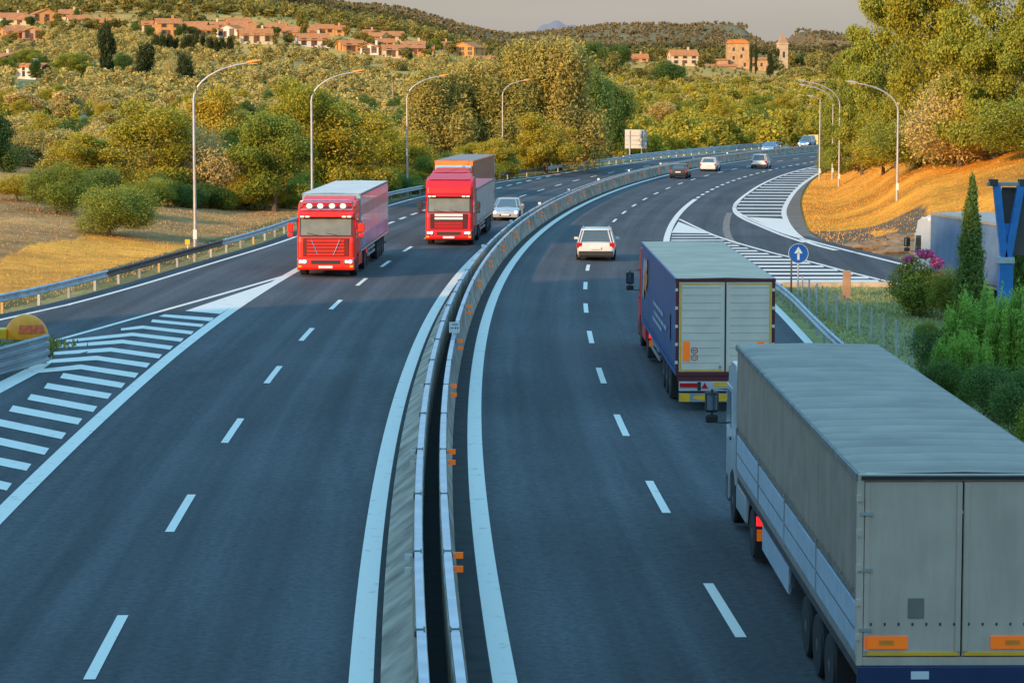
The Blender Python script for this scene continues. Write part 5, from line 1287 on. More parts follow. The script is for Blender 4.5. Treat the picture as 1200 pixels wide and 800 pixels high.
# ------------------------------------------------------------------ buildings
STUC = [mat('stucco_orange', (.60, .30, .10), .9, var=.10, scale=.6), mat('stucco_cream', (.62, .50, .34), .9, var=.1, scale=.6), mat('stucco_white', (.62, .60, .56), .9, var=.08, scale=.6), mat('stucco_pink', (.55, .30, .20), .9, var=.1, scale=.6)]
TILE = mat('clay_tiles', (.56, .20, .055), .85, var=.3, scale=1.2, bump=.05, bscale=6)
STONE = mat('old_stone', (.50, .31, .16), .9, var=.25, scale=.7, bump=.06, bscale=3); SHUT = mat('window_dark', (.05, .045, .04), .4); SHG = mat('shutter_brown', (.14, .07, .035), .7)
def house(name, label, p, w, d, hh, roof='gable', rz=0, wall=0, floors=2, chimney=True, group=None, cat='house', ridge='x', wm=None):
    t = thing(name, label, cat, p, rz, group); rh = min(w, d) * .20; wm = wm or STUC[wall]; e = .45
    mb = MB(); X, Y = w / 2, d / 2
    if ridge == 'x': mb.prism([(-Y, -2), (Y, -2), (Y, hh), (0, hh + rh), (-Y, hh)], -X, X, 'x')
    else: mb.prism([(-X, -2), (X, -2), (X, hh), (0, hh + rh), (-X, hh)], -Y, Y, 'y')
    mb.build('wall', wm, t)
    mb = MB(); k = rh / (Y if ridge == 'x' else X)
    B = Y if ridge == 'x' else X; A = X if ridge == 'x' else Y
    pr = [(-B - e, hh - e * k + .05), (0, hh + rh + .05), (B + e, hh - e * k + .05), (B + e, hh - e * k + .3), (0, hh + rh + .3), (-B - e, hh - e * k + .3)]
    mb.prism(pr, -A - e, A + e, 'x' if ridge == 'x' else 'y'); rf = mb.build('roof', TILE, t)
    if chimney: c = MB(); c.box(w * .2 - .4, w * .2 + .4, -.4, .4, hh + rh * .5, hh + rh + 1.2); c.box(w * .2 - .5, w * .2 + .5, -.5, .5, hh + rh + 1.2, hh + rh + 1.4); c.build('chimney', wm, rf)
    for fl in range(floors):
        z = hh / floors * fl + hh / floors * .38; n = max(2, int(w / 3.4))
        for i in range(n):
            x = -X + w * (i + .5) / n; mb = MB(); mb.box(x - .5, x + .5, -Y - .03, -Y + .1, z, z + 1.35)
            wd = mb.build('window', SHUT, t)
            mb = MB(); mb.box(x - .95, x - .52, -Y - .09, -Y - .032, z - .03, z + 1.38); mb.box(x + .52, x + .95, -Y - .09, -Y - .032, z - .03, z + 1.38); mb.build('shutter', SHG, wd)
        m_ = max(1, int(d / 4.5))
        for s in (-1, 1):
            for i in range(m_):
                y = -Y + d * (i + .5) / m_; mb = MB(); mb.box(min(s * X - .1 * s, s * (X + .03)), max(s * X - .1 * s, s * (X + .03)), y - .5, y + .5, z, z + 1.35); mb.build('window', SHUT, t)
    MB().box(-X * .1 - .6, -X * .1 + .6, -Y - .05, -Y + .1, 0, 2.2).build('door', SHG, t)
    return t
RH = random.Random(77)
HOUSEBOX = [(814, 899, 1210, 88), (922, 936, 1270, 80)]
HS = [ # px, base, width px, height px, depth m, wall, roof ridge, rz, label
 (15, 27, 34, 8, 10, 2, 'x', .3, 'white walled house at the top left corner under the trees'),
 (52, 26, 38, 10, 13, 0, 'y', .35, 'orange lit gabled house on the upper left ridge'),
 (82, 22, 26, 7, 10, 1, 'x', .1, 'low red roofed house just right of the orange gabled one'),
 (14, 46, 26, 10, 10, 0, 'x', .5, 'small orange house at the left edge, lower row'),
 (38, 46, 26, 11, 10, 3, 'y', .2, 'pink ochre house beside the small orange one, lower row'),
 (6, 76, 28, 10, 12, 1, 'x', -.5, 'cream house with sloping roof half hidden at the left edge'),
 (40, 92, 14, 18, 9, 2, 'y', .9, 'narrow white gable between the round trees on the left'),
 (178, 36, 24, 9, 9, 1, 'x', .1, 'low house attached left of the tall yellow house'),
 (197, 42, 30, 18, 12, 0, 'x', .25, 'tall bright yellow ochre house with chimney'),
 (246, 37, 46, 7, 10, 1, 'x', 0, 'long low roofed terrace right of the yellow house'),
 (272, 43, 30, 10, 11, 2, 'y', -.3, 'white gabled house at the middle of the long village row'),
 (300, 50, 40, 11, 12, 1, 'x', .15, 'cream two storey house in the village row, wide dark windows'),
 (322, 38, 30, 6, 10, 3, 'x', 0, 'small pink house in the rear of the village row'),
 (352, 45, 44, 9, 12, 3, 'x', .1, 'wide pink house with a long red roof in the village row'),
 (366, 54, 40, 9, 12, 2, 'x', .2, 'white house with red roof in front of the wide pink one'),
 (393, 40, 24, 7, 10, 0, 'x', 0, 'orange house at the right end of the village row'),
 (411, 60, 30, 9, 10, 0, 'x', .35, 'orange house leaning over the start of the second cluster'),
 (433, 46, 16, 10, 9, 3, 'x', .1, 'small upper house with steep roof above the second cluster'),
 (437, 63, 24, 9, 10, 2, 'y', -.2, 'white gabled house low in the second cluster'),
 (462, 66, 30, 10, 11, 1, 'x', .1, 'cream house with balcony row in the second cluster'),
 (486, 62, 26, 11, 10, 1, 'x', 0, 'pale house with dark windows right of the cream one'),
 (519, 58, 20, 7, 9, 3, 'x', 0, 'small red roofed house left of the large orange house'),
 (548, 66, 32, 13, 13, 0, 'y', -.35, 'large orange house with white roof edge above the willows'),
 (574, 55, 40, 7, 11, 2, 'x', .1, 'long white house on the crest behind the orange one'),
 (675, 62, 14, 5, 9, 0, 'x', 0, 'tiny orange house alone on the ridge over the willows'),
 (756, 90, 10, 7, 8, 3, 'x', 0, 'small orange farmhouse among shrubs left of the castle'),
 (745, 72, 30, 5, 10, 3, 'x', 0, 'row of low roofs far left of the castle'),
 (800, 76, 34, 14, 12, 1, 'x', .1, 'square ochre farmhouse standing left of the castle'),
]
for i, (px, by, wpx, hpx, dd, wl, rg_, rz, lb) in enumerate(HS):
    p = G(px, by + 1)
    if p.y > 1900 or p.y < 300: p = atY(px, 1150 if px > 700 else 1000)
    HOUSEBOX.append((px - wpx / 2, px + wpx / 2, p.y, by + 1)); k = p.y / F; house('house', lb, p, wpx * k * .92, dd, hpx * k * .8, rz=rz, wall=wl, ridge=rg_, floors=2 if hpx > 8 else 1, chimney=i % 3 != 1)
LH = 'small house with red roof in the dense band of the hillside village'
for i in range(18):
    px = RH.uniform(215, 500) if i < 14 else RH.uniform(5, 130); by = float(np.interp(px, [0, 130, 215, 330, 500], [34, 30, 34, 40, 56])) + RH.uniform(-4, 9)
    p = G(px, by)
    if p.y > 1500 or p.y < 500: p = atY(px, 950)
    k = p.y / F; HOUSEBOX.append((px - 12, px + 12, p.y, by)); house('house', LH, p, RH.uniform(16, 30) * k, 9, RH.uniform(5, 8) * k, rz=RH.uniform(-.4, .4), wall=RH.choice([0, 1, 3, 1]), floors=1, chimney=False, group=LH)
Yc = 1210; k = Yc / F
def cp(px): q = atY(px, Yc); return q
cz = H0 + ray(870, 88)[1] * Yc
def wingz(y): return H0 + ray(870, y)[1] * Yc
t = thing('castle', 'fortified stone manor with square tower and red roofs on the ridge', 'castle', (cp(870).x, Yc, cz), 0)
def xx(px): return (px - 870) * k
mb = MB(); mb.box(xx(850), xx(875), 0, 11, -12, wingz(51) - cz); mb.build('tower', STONE, t)
mb = MB(); T0 = wingz(51) - cz; mb.prism([(xx(849), T0), (xx(876), T0), (xx(870), wingz(46.5) - cz), (xx(853), wingz(46.5) - cz)], -.5, 11.5, 'y'); mb.build('tower_roof', TILE, t)
mb = MB(); mb.box(xx(875), xx(897), -2, 9, -12, wingz(70.5) - cz); mb.build('wall', STONE, t)
mb = MB(); z_ = wingz(70.5) - cz; mb.add([(xx(874), -2.6, z_), (xx(898), -2.6, z_), (xx(898), 3.5, wingz(67) - cz), (xx(874), 3.5, wingz(67) - cz), (xx(898), 9.6, z_), (xx(874), 9.6, z_)], [(0, 1, 2, 3), (3, 2, 4, 5), (1, 4, 2), (0, 3, 5)]); mb.build('roof', TILE, t)
mb = MB(); mb.box(xx(838), xx(850), -3, 8, -12, wingz(71) - cz); mb.box(xx(817), xx(858), -9, -1, -12, wingz(78.5) - cz); mb.build('wall', STONE, t)
for (a0, a1, y0, y1, z0_, z1_) in ((815, 860, -9.8, -.6, 78.5, 75.5), (836, 852, -3.5, 8.5, 71, 69)):
    mb = MB(); A0, A1 = wingz(z0_) - cz, wingz(z1_) - cz; ym = (y0 + y1) / 2; mb.add([(xx(a0), y0, A0), (xx(a1), y0, A0), (xx(a1), ym, A1), (xx(a0), ym, A1), (xx(a1), y1, A0), (xx(a0), y1, A0)], [(0, 1, 2, 3), (3, 2, 4, 5), (1, 4, 2), (0, 3, 5)]); mb.build('roof', TILE, t)
for px, y in ((857, 58), (868, 58), (866, 66), (857, 68), (870, 76), (880, 76), (889, 76), (884, 81), (826, 83), (840, 83)):
    z = wingz(y) - cz; yy = -9.03 if px < 850 else (-2.03 if px > 875 else -.03); mb = MB(); mb.box(xx(px) - .5, xx(px) + .5, yy, yy + .2, z - .8, z + .8); mb.build('window', SHUT, t)
t = thing('church_tower', 'slender pale bell tower with pointed stone spire', 'church tower', (cp(929).x, Yc + 60, wingz(88)), .25)
k2 = k * 1.05; hb = (88 - 52) * k2; mb = MB(); w_ = 5.2 * k2; mb.box(-w_, w_, -w_, w_, -14, hb); mb.box(-w_ - .3, w_ + .3, -w_ - .3, w_ + .3, hb, hb + .5); mb.build('shaft', mat('pale_stone', (.56, .42, .28), .9, var=.2, scale=.5), t)
mb = MB(); hz = (52 - 39.5) * k2 + .5; mb.add([(-w_, -w_, hb + .5), (w_, -w_, hb + .5), (w_, w_, hb + .5), (-w_, w_, hb + .5), (0, 0, hb + hz)], [(0, 1, 4), (1, 2, 4), (2, 3, 4), (3, 0, 4), (3, 2, 1, 0)]); mb.build('spire', mat('spire_stone', (.42, .25, .14), .9, var=.2), t)
for s in ((0, -1), (0, 1), (-1, 0), (1, 0)):
    mb = MB(); c = Vector((s[0] * w_, s[1] * w_, hb - 5)); mb.box(c.x - (.55 if s[1] else .04), c.x + (.55 if s[1] else .04), c.y - (.04 if s[1] else .55), c.y + (.04 if s[1] else .55), c.z - 1.4, c.z + 1.4); mb.build('window', SHUT, t)
# wooded hills
def clear(items):
    out = []
    for q in items:
        x, y, z, h_ = q[:4]; px = 600 + x / y * F * CP; top = YH + (H0 - z - h_ * 1.05) / y * F; w = q[4] / y * F * .5; ok = True
        for b0, b1, yy, base in HOUSEBOX:
            if b0 - w < px < b1 + w and y < yy + 4 and top < base - 4.0: ok = False; break
        if ok: out.append(q)
    return out
# ------------------------------------------------------------------ individual trees
TP = tree_px
for a in (('bush', 65, 250, 186, 78, 'round green bush on the left bank, largest of the three'), ('bushdark', 118, 236, 190, 54, 'dark green bush behind the round ones on the left bank'),
          ('bush', 128, 276, 214, 96, 'low dense bush lowest on the left bank slope'), ('bushyellow', 20, 236, 200, 62, 'yellowish bush at the left edge above the dry slope'),
          ('silver', 262, 238, 184, 62, 'silvery bush at the foot of the dark trees behind the nearest left lamp'), ('bushdark', 145, 228, 200, 50, 'dark underbush below the golden tree on the left'),
          ('bushdark', 222, 238, 200, 44, 'dark low bush left of the silvery bush')):
    TP(*a, cat='bush', name='bush')
for a in (('yellow', 180, 236, 112, 150, 'broad golden tree in the roadside row left of the nearest lamp'), ('yellow', 100, 222, 150, 110, 'small golden tree rising over the left bank bushes'), ('silver', 225, 238, 140, 96, 'pale round crown directly behind the nearest left lamp'),
          ('yellow', 262, 228, 96, 112, 'tall yellow-green tree just right of the nearest left lamp'), ('broad', 322, 248, 124, 128, 'dense dark green tree left of the bright red lorry'), ('broad', 292, 240, 140, 90, 'narrow dark tree squeezed beside the dense green one'),
          ('yellow', 352, 236, 84, 120, 'tall yellow tree behind the second left lamp'), ('yellow', 408, 236, 118, 140, 'yellow-green tree above the bright red lorry roof'), ('yellow', 446, 226, 146, 96, 'low yellow tree beside the brown trailer'),
          ('broad', 385, 232, 110, 96, 'green tree wedged behind the bright red lorry'), ('willow', 512, 206, 92, 110, 'ochre feathery tree behind the third left lamp'), ('willow', 560, 205, 82, 100, 'tall ochre feathery tree above the brown trailer'),
          ('willow', 615, 202, 56, 100, 'tallest ochre tree at the crest of the roadside clump'), ('willow', 655, 200, 60, 110, 'ochre tree on the right flank of the roadside clump'), ('willow', 590, 205, 100, 110, 'lower ochre tree in front of the roadside clump'),
          ('yellow', 580, 210, 160, 70, 'low bright green tree behind the fourth left lamp'), ('yellow', 640, 205, 130, 96, 'golden leaning tree next to the fourth left lamp'), ('dark', 688, 192, 76, 70, 'dark blue-green tree behind the golden clump'),
          ('dark', 716, 188, 92, 58, 'dark conical tree beside the sign panel'), ('dark', 672, 196, 120, 60, 'low dark tree between golden clump and sign panel'), ('yellow', 545, 212, 165, 60, 'low bushy tree over the brown trailer roof'),
          ('yellow', 475, 222, 150, 90, 'bushy tree directly behind the third left lamp')):
    TP(*a)
kinds = ['dark', 'broad', 'dark', 'yellow']; lbn = ['dark green tree in the hedge row along the far left carriageway', 'leafy green tree in the hedge row along the far left carriageway']
for i in range(17):
    px = 748 + i * 12.6; base = 182 - (px - 748) * .075; kd = kinds[i % 4] if i % 5 else 'yellow'
    TP('dark' if i % 3 else 'broad', px, base, base - random.uniform(28, 40), random.uniform(30, 44), lbn[0 if i % 3 else 1], Y=float(np.interp(px, [748, 960], [390, 520])), group=lbn[0 if i % 3 else 1])
for i in range(16):
    px = 745 + i * 14 + random.uniform(-4, 4); kd = random.choice(['yellow', 'broad', 'yellow', 'olive'])
    L2 = {'yellow': 'golden green tree rising behind the far hedge row', 'broad': 'green tree rising behind the far hedge row', 'olive': 'grey-green tree rising behind the far hedge row'}[kd]
    TP(kd, px, 0, random.uniform(105, 128), random.uniform(44, 62), L2, Y=random.uniform(500, 640), group=L2)
for a in (('big', 1032, 196, -6, 118, 'tall green tree leading the right hand wood, open crown against the sky'), ('bigyellow', 1092, 190, -42, 150, 'huge sunlit tree behind the middle of the orange bank'), ('big', 1165, 186, -40, 160, 'huge green tree at the right edge of the wood'),
          ('big', 1003, 200, 50, 84, 'tree on the left flank of the right hand wood'), ('broad', 985, 202, 100, 70, 'lower tree hanging over the far lamps'), ('yellow', 1050, 198, 90, 84, 'sunlit lower tree behind the lamp on the orange bank'),
          ('big', 1230, 180, -30, 150, 'tree just beyond the right edge of the wood'), ('yellow', 1130, 186, 60, 90, 'yellow-green tree under the huge crowns'), ('broad', 1010, 205, 128, 70, 'bushy tree at the top end of the orange bank tip'), ('silver', 1125, 196, 74, 110, 'silvery pale tree in front of the huge green crowns')):
    TP(*a)
for a in (('bush', 1075, 197, 128, 116, 'rounded shrub above the middle of the orange bank'), ('bush', 1120, 190, 120, 120, 'rounded shrub under the silvery tree'), ('bushyellow', 1165, 186, 108, 124, 'yellow-green shrub at the right crest of the orange bank'),
          ('bush', 1205, 186, 110, 110, 'green shrub at the right edge crest of the orange bank'), ('bushyellow', 1035, 205, 146, 90, 'yellow-green shrub left of the bank lamp'), ('rust', 1012, 200, 176, 46, 'rust brown shrub on the crest of the orange bank'),
          ('bush', 985, 205, 168, 50, 'green shrub at the foot of the far lamps'), ('bush', 968, 203, 170, 30, 'small green shrub beside the far hatched island')):
    TP(*a, cat='bush', name='bush')
for i in range(26):
    px = 160 + i * 17 + random.uniform(-5, 5); base = float(np.interp(px, [160, 300, 450, 600], [240, 247, 232, 208])); kd = random.choice(['bushdark', 'bush', 'bushyellow', 'bush'])
    L3 = {'bushdark': 'dark undergrowth bush under the roadside trees on the left', 'bush': 'green undergrowth bush under the roadside trees on the left', 'bushyellow': 'yellowish undergrowth bush under the roadside trees on the left'}[kd]
    TP(kd, px, base, base - random.uniform(22, 46), random.uniform(34, 52), L3, cat='bush', name='bush', group=L3)
# garden on the right
def gplant(kind, px, base, top, wpx, label, name='bush', cat='bush'):
    p = P(px, base); a_, b_ = ray(px, top); hh = H0 + b_ * p.y - p.z; p.z -= .1; return place_tree(kind, p, hh * 1.03, wpx / F * p.y, label, cat=cat, name=name)
gplant('cypress', 1136, 396, 214, 33, 'slim dark cypress standing before the blue lorry', 'cypress_tree', 'tree')
gplant('cypress', 1194, 410, 224, 24, 'slim cypress at the right edge beside the blue support', 'cypress_tree', 'tree')
t = gplant('myrtle', 1070, 367, 296, 66, 'small tree with pink blossom beside the slip road', 'flowering_tree', 'tree')
Vb, Fb, tb = leaf_cloud([(-.36, -.1, .86, .12, .12, .1, 1), (-.1, -.2, .98, .16, .14, .07, 2), (.12, -.1, .9, .1, .1, .06, .7), (-.3, -.3, .6, .08, .08, .1, .6), (.3, -.2, .7, .07, .07, .06, .4)], 700, .035, 5)
o = bpy.data.objects.new('blossom', np_mesh('blossom', Vb, Fb, LEAF['pink'], tb)); COL.objects.link(o); o.parent = t
for a in (('bush', 1112, 372, 308, 52, 'green bush between the blossom tree and the cypress'), ('bushdark', 1106, 440, 366, 70, 'dark leafy bush behind the wire fence'), ('bushdark', 1105, 474, 408, 60, 'dark bush low against the wire fence'),
          ('bright', 1152, 440, 322, 104, 'large bright green feathery bush below the cypress'), ('bright', 1196, 448, 318, 90, 'bright green feathery bush at the right edge'), ('bright', 1126, 470, 372, 76, 'smaller bright green bush in front of the feathery ones'),
          ('bushdark', 1165, 492, 412, 86, 'dark green bush behind the last fence posts'), ('bushdark', 1204, 520, 420, 80, 'dark bush at the right edge by the trailer roof'), ('bush', 1235, 560, 440, 100, 'green bush beyond the right edge of the fence'), ('bush', 1086, 400, 372, 34, 'small bush on the lawn edge beside the fence')):
    gplant(*a)
# pines, cypresses and round trees higher on the left hillside
for px, base, top, w_, kd, lb in ((131, 96, 24, 26, 'pine', 'tall dark conifer standing alone on the left hillside'), (88, 98, 60, 62, 'broad', 'round green tree left of the tall conifer'), (42, 84, 56, 52, 'broad', 'round green tree over the cream house at the left'),
        (150, 92, 64, 30, 'dark', 'dark evergreen right of the tall conifer'), (172, 102, 54, 34, 'pine', 'brownish conifer in the left hillside group'), (222, 106, 66, 28, 'pine', 'pointed conifer right of the brownish one'),
        (208, 98, 66, 26, 'silver', 'pale crown between two conifers'), (10, 92, 66, 40, 'broad', 'round green tree at the left edge below the cream house'), (510, 62, 44, 24, 'broad', 'green tree in front of the second house cluster'),
        (14, 58, 44, 20, 'broad', 'green tree between the lower left houses'), (900, 92, 62, 10, 'pine', 'small dark cypress beside the castle right wing'), (883, 66, 48, 5, 'pine', 'thin cypress behind the castle roof'), (877, 66, 50, 4, 'pine', 'thinnest cypress touching the castle tower'),
        (907, 82, 58, 9, 'pine', 'dark cypress between castle and bell tower'), (690, 88, 48, 50, 'dark', 'dark round tree on the ridge right of the ochre clump'), (725, 82, 52, 34, 'dark', 'dark round tree on the ridge left of the castle'), (785, 104, 74, 60, 'dark', 'dark spreading tree below the farmhouse')):
    q = G(px, base)
    if q.y > 1500: q = atY(px, 1150)
    TP(kd, px, base, top, w_, lb, Y=q.y)
def row(n, x0, x1, y0, y1, top, w_, kd, lb, Yf=None):
    from_row = True
    for i in range(n):
        px = x0 + (x1 - x0) * i / max(1, n - 1) + random.uniform(-2, 2); base = y0 + (y1 - y0) * i / max(1, n - 1); q = G(px, base)
        if q.y > 1400: q = atY(px, 1000)
        TP(kd, px, base, base - top * random.uniform(.8, 1.15), w_ * random.uniform(.8, 1.2), lb, Y=q.y, group=lb)
row(12, 186, 274, 64, 66, 22, 12, 'pine', 'dark pine in the dense row below the yellow house')
row(9, 70, 150, 38, 36, 14, 18, 'broad_far', 'pale green round tree in the row left of the yellow house')
row(8, 395, 500, 34, 44, 12, 18, 'broad_far', 'green tree on the slope above the second house cluster')
row(16, 20, 360, 14, 20, 14, 24, 'broad_far', 'green tree on the slope above the village row')
row(10, 760, 960, 106, 110, 17, 30, 'broad_far', 'green tree on the slope below the castle')
row(9, 760, 980, 122, 126, 22, 34, 'yellow', 'golden tree on the middle slope below the castle')
row(6, 915, 1000, 92, 92, 10, 20, 'dark', 'dark tree along the castle ridge')
row(14, 790, 960, 100, 101, 9, 16, 'broad_far', 'green tree at the foot of the castle ridge')
row(12, 610, 780, 90, 96, 16, 26, 'broad_far', 'green tree on the ridge between the ochre clump and the castle')
for (b0, b1, yy, base) in list(HOUSEBOX[2:]):
    for q_ in range(2):
        px = random.choice([b0 - random.uniform(0, 5), b1 + random.uniform(0, 5)]); kd = random.choice(['broad_far', 'dark', 'broad_far']); p_ = atY(px, yy - random.uniform(4, 12))
        L4 = 'small green garden tree between the village houses' if kd == 'broad_far' else 'small dark garden tree between the village houses'
        place_tree(kd, p_, random.uniform(2.6, 5), random.uniform(3.5, 6), L4, group=L4)
# olive grove: individuals, nearest first
LBO = 'grey-green olive tree in the hillside grove'
cand = []
for Y in np.arange(205, 1000, 6.5):
    for px in np.arange(-30, 1010, 6.5 / Y * F * 1.0):
        p_ = px + random.uniform(-.35, .35) * 6.5 / Y * F; y_ = Y + random.uniform(-2.6, 2.6)
        a_ = (p_ - 600) / (F * CP); X_ = a_ * y_
        if X_ > XL(y_) - 10 or (p_ > 560 and y_ < 420): continue
        if p_ > 720 and y_ < 560: continue
        z_ = ground(X_, y_); py_ = YH + (H0 - z_) / y_ * F
        if p_ > 560 and py_ > 150: continue
        if 205 < p_ < 360 and 60 < py_ < 90 and random.random() < .6: continue
        if vnoise(np.array([X_ / 60]), np.array([y_ / 60]), 77)[0] < .27: continue
        cand.append((y_, X_, z_, p_))
cand.sort(); print('olive candidates', len(cand))
def vis_ok(c): return True
cand = [c for c in cand if clear([(c[1], c[0], c[2], 4.4, 6)])]
near, far = cand[:290], cand[290:]
for y_, X_, z_, p_ in near:
    hh = random.uniform(3.2, 5.6) * Q; kk = random.random()
    if kk < .10: place_tree('dark', (X_, y_, z_), hh * 1.15, hh, 'dark green tree standing among the olive trees', group='dark green tree standing among the olive trees', sink=.2)
    elif kk < .20: place_tree('yellow', (X_, y_, z_), hh * 1.15, hh * 1.3, 'golden green tree standing among the olive trees', group='golden green tree standing among the olive trees', sink=.2)
    else: place_tree('olive' if y_ < 330 else 'olive_far', (X_, y_, z_), hh, hh * random.uniform(1.15, 1.6), LBO, group=LBO, name='olive_tree', sink=.2)
def stuff_trees(name, items, n, size, material, seed):
    """items: X,Y,Z,h,w -> one mesh"""
    rg = np.random.default_rng(seed); V_, T_ = [], []
    protos = [leaf_cloud(lobes_for('far', seed + k), n, size, seed + k) for k in range(5)]
    for i, (x, y, z, h_, w_) in enumerate(items):
        V, Fq, tn = protos[i % 5]; a = rg.random() * 6.28; c, s = math.cos(a), math.sin(a); W = V.copy()
        W[:, 0] = (V[:, 0] * c - V[:, 1] * s) * w_ + x; W[:, 1] = (V[:, 0] * s + V[:, 1] * c) * w_ + y; W[:, 2] = (V[:, 2] - .12) * h_ * 1.1 + z
        V_.append(W); T_.append(np.clip(tn * .8 + rg.uniform(-.2, .3), 0, 1))
    V = np.concatenate(V_); me = np_mesh(name, V, np.arange(len(V)).reshape(-1, 4), material, np.concatenate(T_))
    o = bpy.data.objects.new(name, me); COL.objects.link(o); return tag(o, kind='stuff')
tag(stuff_trees('olive_grove', [(X_, y_, z_ - .3, random.uniform(3.4, 5.0), random.uniform(5, 6.8)) for y_, X_, z_, p_ in far], 420, .075, LEAF['olive'], 301), 'grey-green olive grove covering the upper hillside', 'olive grove')
def scatter(n, y0, y1, px0, px1, hmin, hmax, cond=None):
    out = []
    while len(out) < n:
        y_ = math.exp(random.uniform(math.log(y0), math.log(y1))); px = random.uniform(px0, px1); X_ = (px - 600) / (F * CP) * y_
        if cond and not cond(X_, y_, px): continue
        h_ = random.uniform(hmin, hmax); out.append((X_, y_, 0, h_, h_ * random.uniform(1.0, 1.5)))
    Z = Tz(np.array([o[0] for o in out]), np.array([o[1] for o in out])); return [(o[0], o[1], float(z), o[3], o[4]) for o, z in zip(out, Z)]
it = scatter(1700, 900, 1500, -60, 1260, 5, 9, lambda X, Y, px: vnoise(np.array([X / 70]), np.array([Y / 120]), 31)[0] > .42 and not (px < 600 and Y < 960))
it = clear(it)
tag(stuff_trees('upland_wood', it, 220, .095, LEAF['upland'], 401), 'mixed green wood scattered over the ridge behind the villages', 'wood')
it = scatter(3800, 1500, 2200, -80, 1280, 4.5, 8)
tag(stuff_trees('near_hill_forest', it, 90, .15, LEAF['wood'], 511), 'olive green wood on the nearer hills', 'wood')
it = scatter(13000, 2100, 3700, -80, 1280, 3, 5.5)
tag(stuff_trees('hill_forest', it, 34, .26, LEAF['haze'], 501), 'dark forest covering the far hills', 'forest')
it = scatter(1500, 840, 1400, -60, 1000, .9, 1.9)
tag(stuff_trees('hillside_scrub', it, 70, .14, LEAF['upland'], 621), 'low scrub between the village houses', 'scrub')
it = scatter(420, 330, 900, 700, 1010, 3, 6, lambda X, Y, px: X < XL(Y) - 6)
tag(stuff_trees('valley_scrub', clear(it), 1000, .05, LEAF['yellow'], 601), 'golden scrub on the valley slope below the castle', 'scrub')
it = scatter(300, 225, 700, -40, 620, 1.6, 3.2, lambda X, Y, px: X < XL(Y) - 9)
tag(stuff_trees('scrub', clear(it), 800, .06, LEAF['yellow'], 611), 'low golden scrub under the olive trees', 'scrub')
# grass tufts
def tufts(name, n, region, h, w, material, seed, label):
    rg = np.random.default_rng(seed); pts = region(rg, n); n = len(pts); X, Y = pts[:, 0], pts[:, 1]; Z = Tz(X, Y)
    a = rg.random(n) * 6.28; hh = h * (.4 + rg.random(n)); ww = w * (.5 + rg.random(n)); lx, ly = rg.normal(size=n) * hh * .35, rg.normal(size=n) * hh * .35
    V = np.stack([np.c_[X - np.cos(a) * ww, Y - np.sin(a) * ww, Z - .03], np.c_[X + np.cos(a) * ww, Y + np.sin(a) * ww, Z - .03], np.c_[X + lx, Y + ly, Z + hh]], 1).reshape(-1, 3)
    me = np_mesh(name, V, np.arange(3 * n).reshape(n, 3), material, np.repeat(rg.random(n), 3)); o = bpy.data.objects.new(name, me); COL.objects.link(o); return tag(o, label, None, kind='stuff')
def reg_right(rg, n):
    Y = rg.uniform(110, 300, n); X = XR(Y) + .3 + rg.uniform(0, 1, n) ** 1.3 * 34; k = (X / Y < .215) & (Y > 100) & ~((Y < 152) & (X - XR(Y) < 7) & (rg.random(n) < .8)); return np.stack([X, Y], 1)[k]
def reg_left(rg, n):
    Y = rg.uniform(84, 230, n); X = XL(Y) - .1 - rg.uniform(0, 1, n) ** 1.3 * 26; k = X / Y > -.21; return np.stack([X, Y], 1)[k]
def reg_gard(rg, n):
    Y = rg.uniform(45, 116, n); X = rg.uniform(10.9, 26, n); k = (X / Y < .21) & (X < np.where(Y > 60, np.interp(Y, [60, 116], [RN[3].x + 12, RN[3].x - .8]), 40)); return np.stack([X, Y], 1)[k]
GL = lambda nm, d, l: leaf_mat(nm, d, l, .0, .2)
tufts('dry_grass', 34000, reg_right, .085, .035, GL('orange_grass', (.74, .31, .045), (.98, .44, .08)), 1, 'dry orange grass on the right bank')
tufts('dry_grass', 30000, reg_left, .08, .035, GL('brown_grass', (.46, .26, .10), (.66, .38, .15)), 2, 'dry brown grass on the left bank')
tufts('lawn', 40000, reg_gard, .12, .035, GL('lawn_grass', (.20, .23, .06), (.52, .46, .18)), 3, 'patchy green lawn beside the slip road')
# weeds in the wedge behind the triple rail
Vw, Tw = [], []
rg = np.random.default_rng(8); c0 = P(-40, 432); c1 = P(46, 406)
n = 1500; tt = rg.random(n); pts = np.array([[c0.x + (c1.x - c0.x) * q, c0.y + (c1.y - c0.y) * q] for q in tt]) + rg.normal(size=(n, 2)) * [.5, .9]
Z = zroad(pts[:, 0], pts[:, 1]); a = rg.random(n) * 6.28; hh = .12 + .2 * rg.random(n)
V = np.stack([np.c_[pts[:, 0] - np.cos(a) * .05, pts[:, 1] - np.sin(a) * .05, Z], np.c_[pts[:, 0] + np.cos(a) * .05, pts[:, 1] + np.sin(a) * .05, Z], np.c_[pts[:, 0] + rg.normal(size=n) * .06, pts[:, 1] + rg.normal(size=n) * .06, Z + hh]], 1).reshape(-1, 3)
o = bpy.data.objects.new('weeds', np_mesh('weeds', V, np.arange(3 * n).reshape(n, 3), GL('weed_green', (.10, .13, .03), (.40, .34, .08)), np.repeat(rg.random(n), 3))); COL.objects.link(o); tag(o, 'straggly weeds behind the triple guardrail', None, kind='stuff')
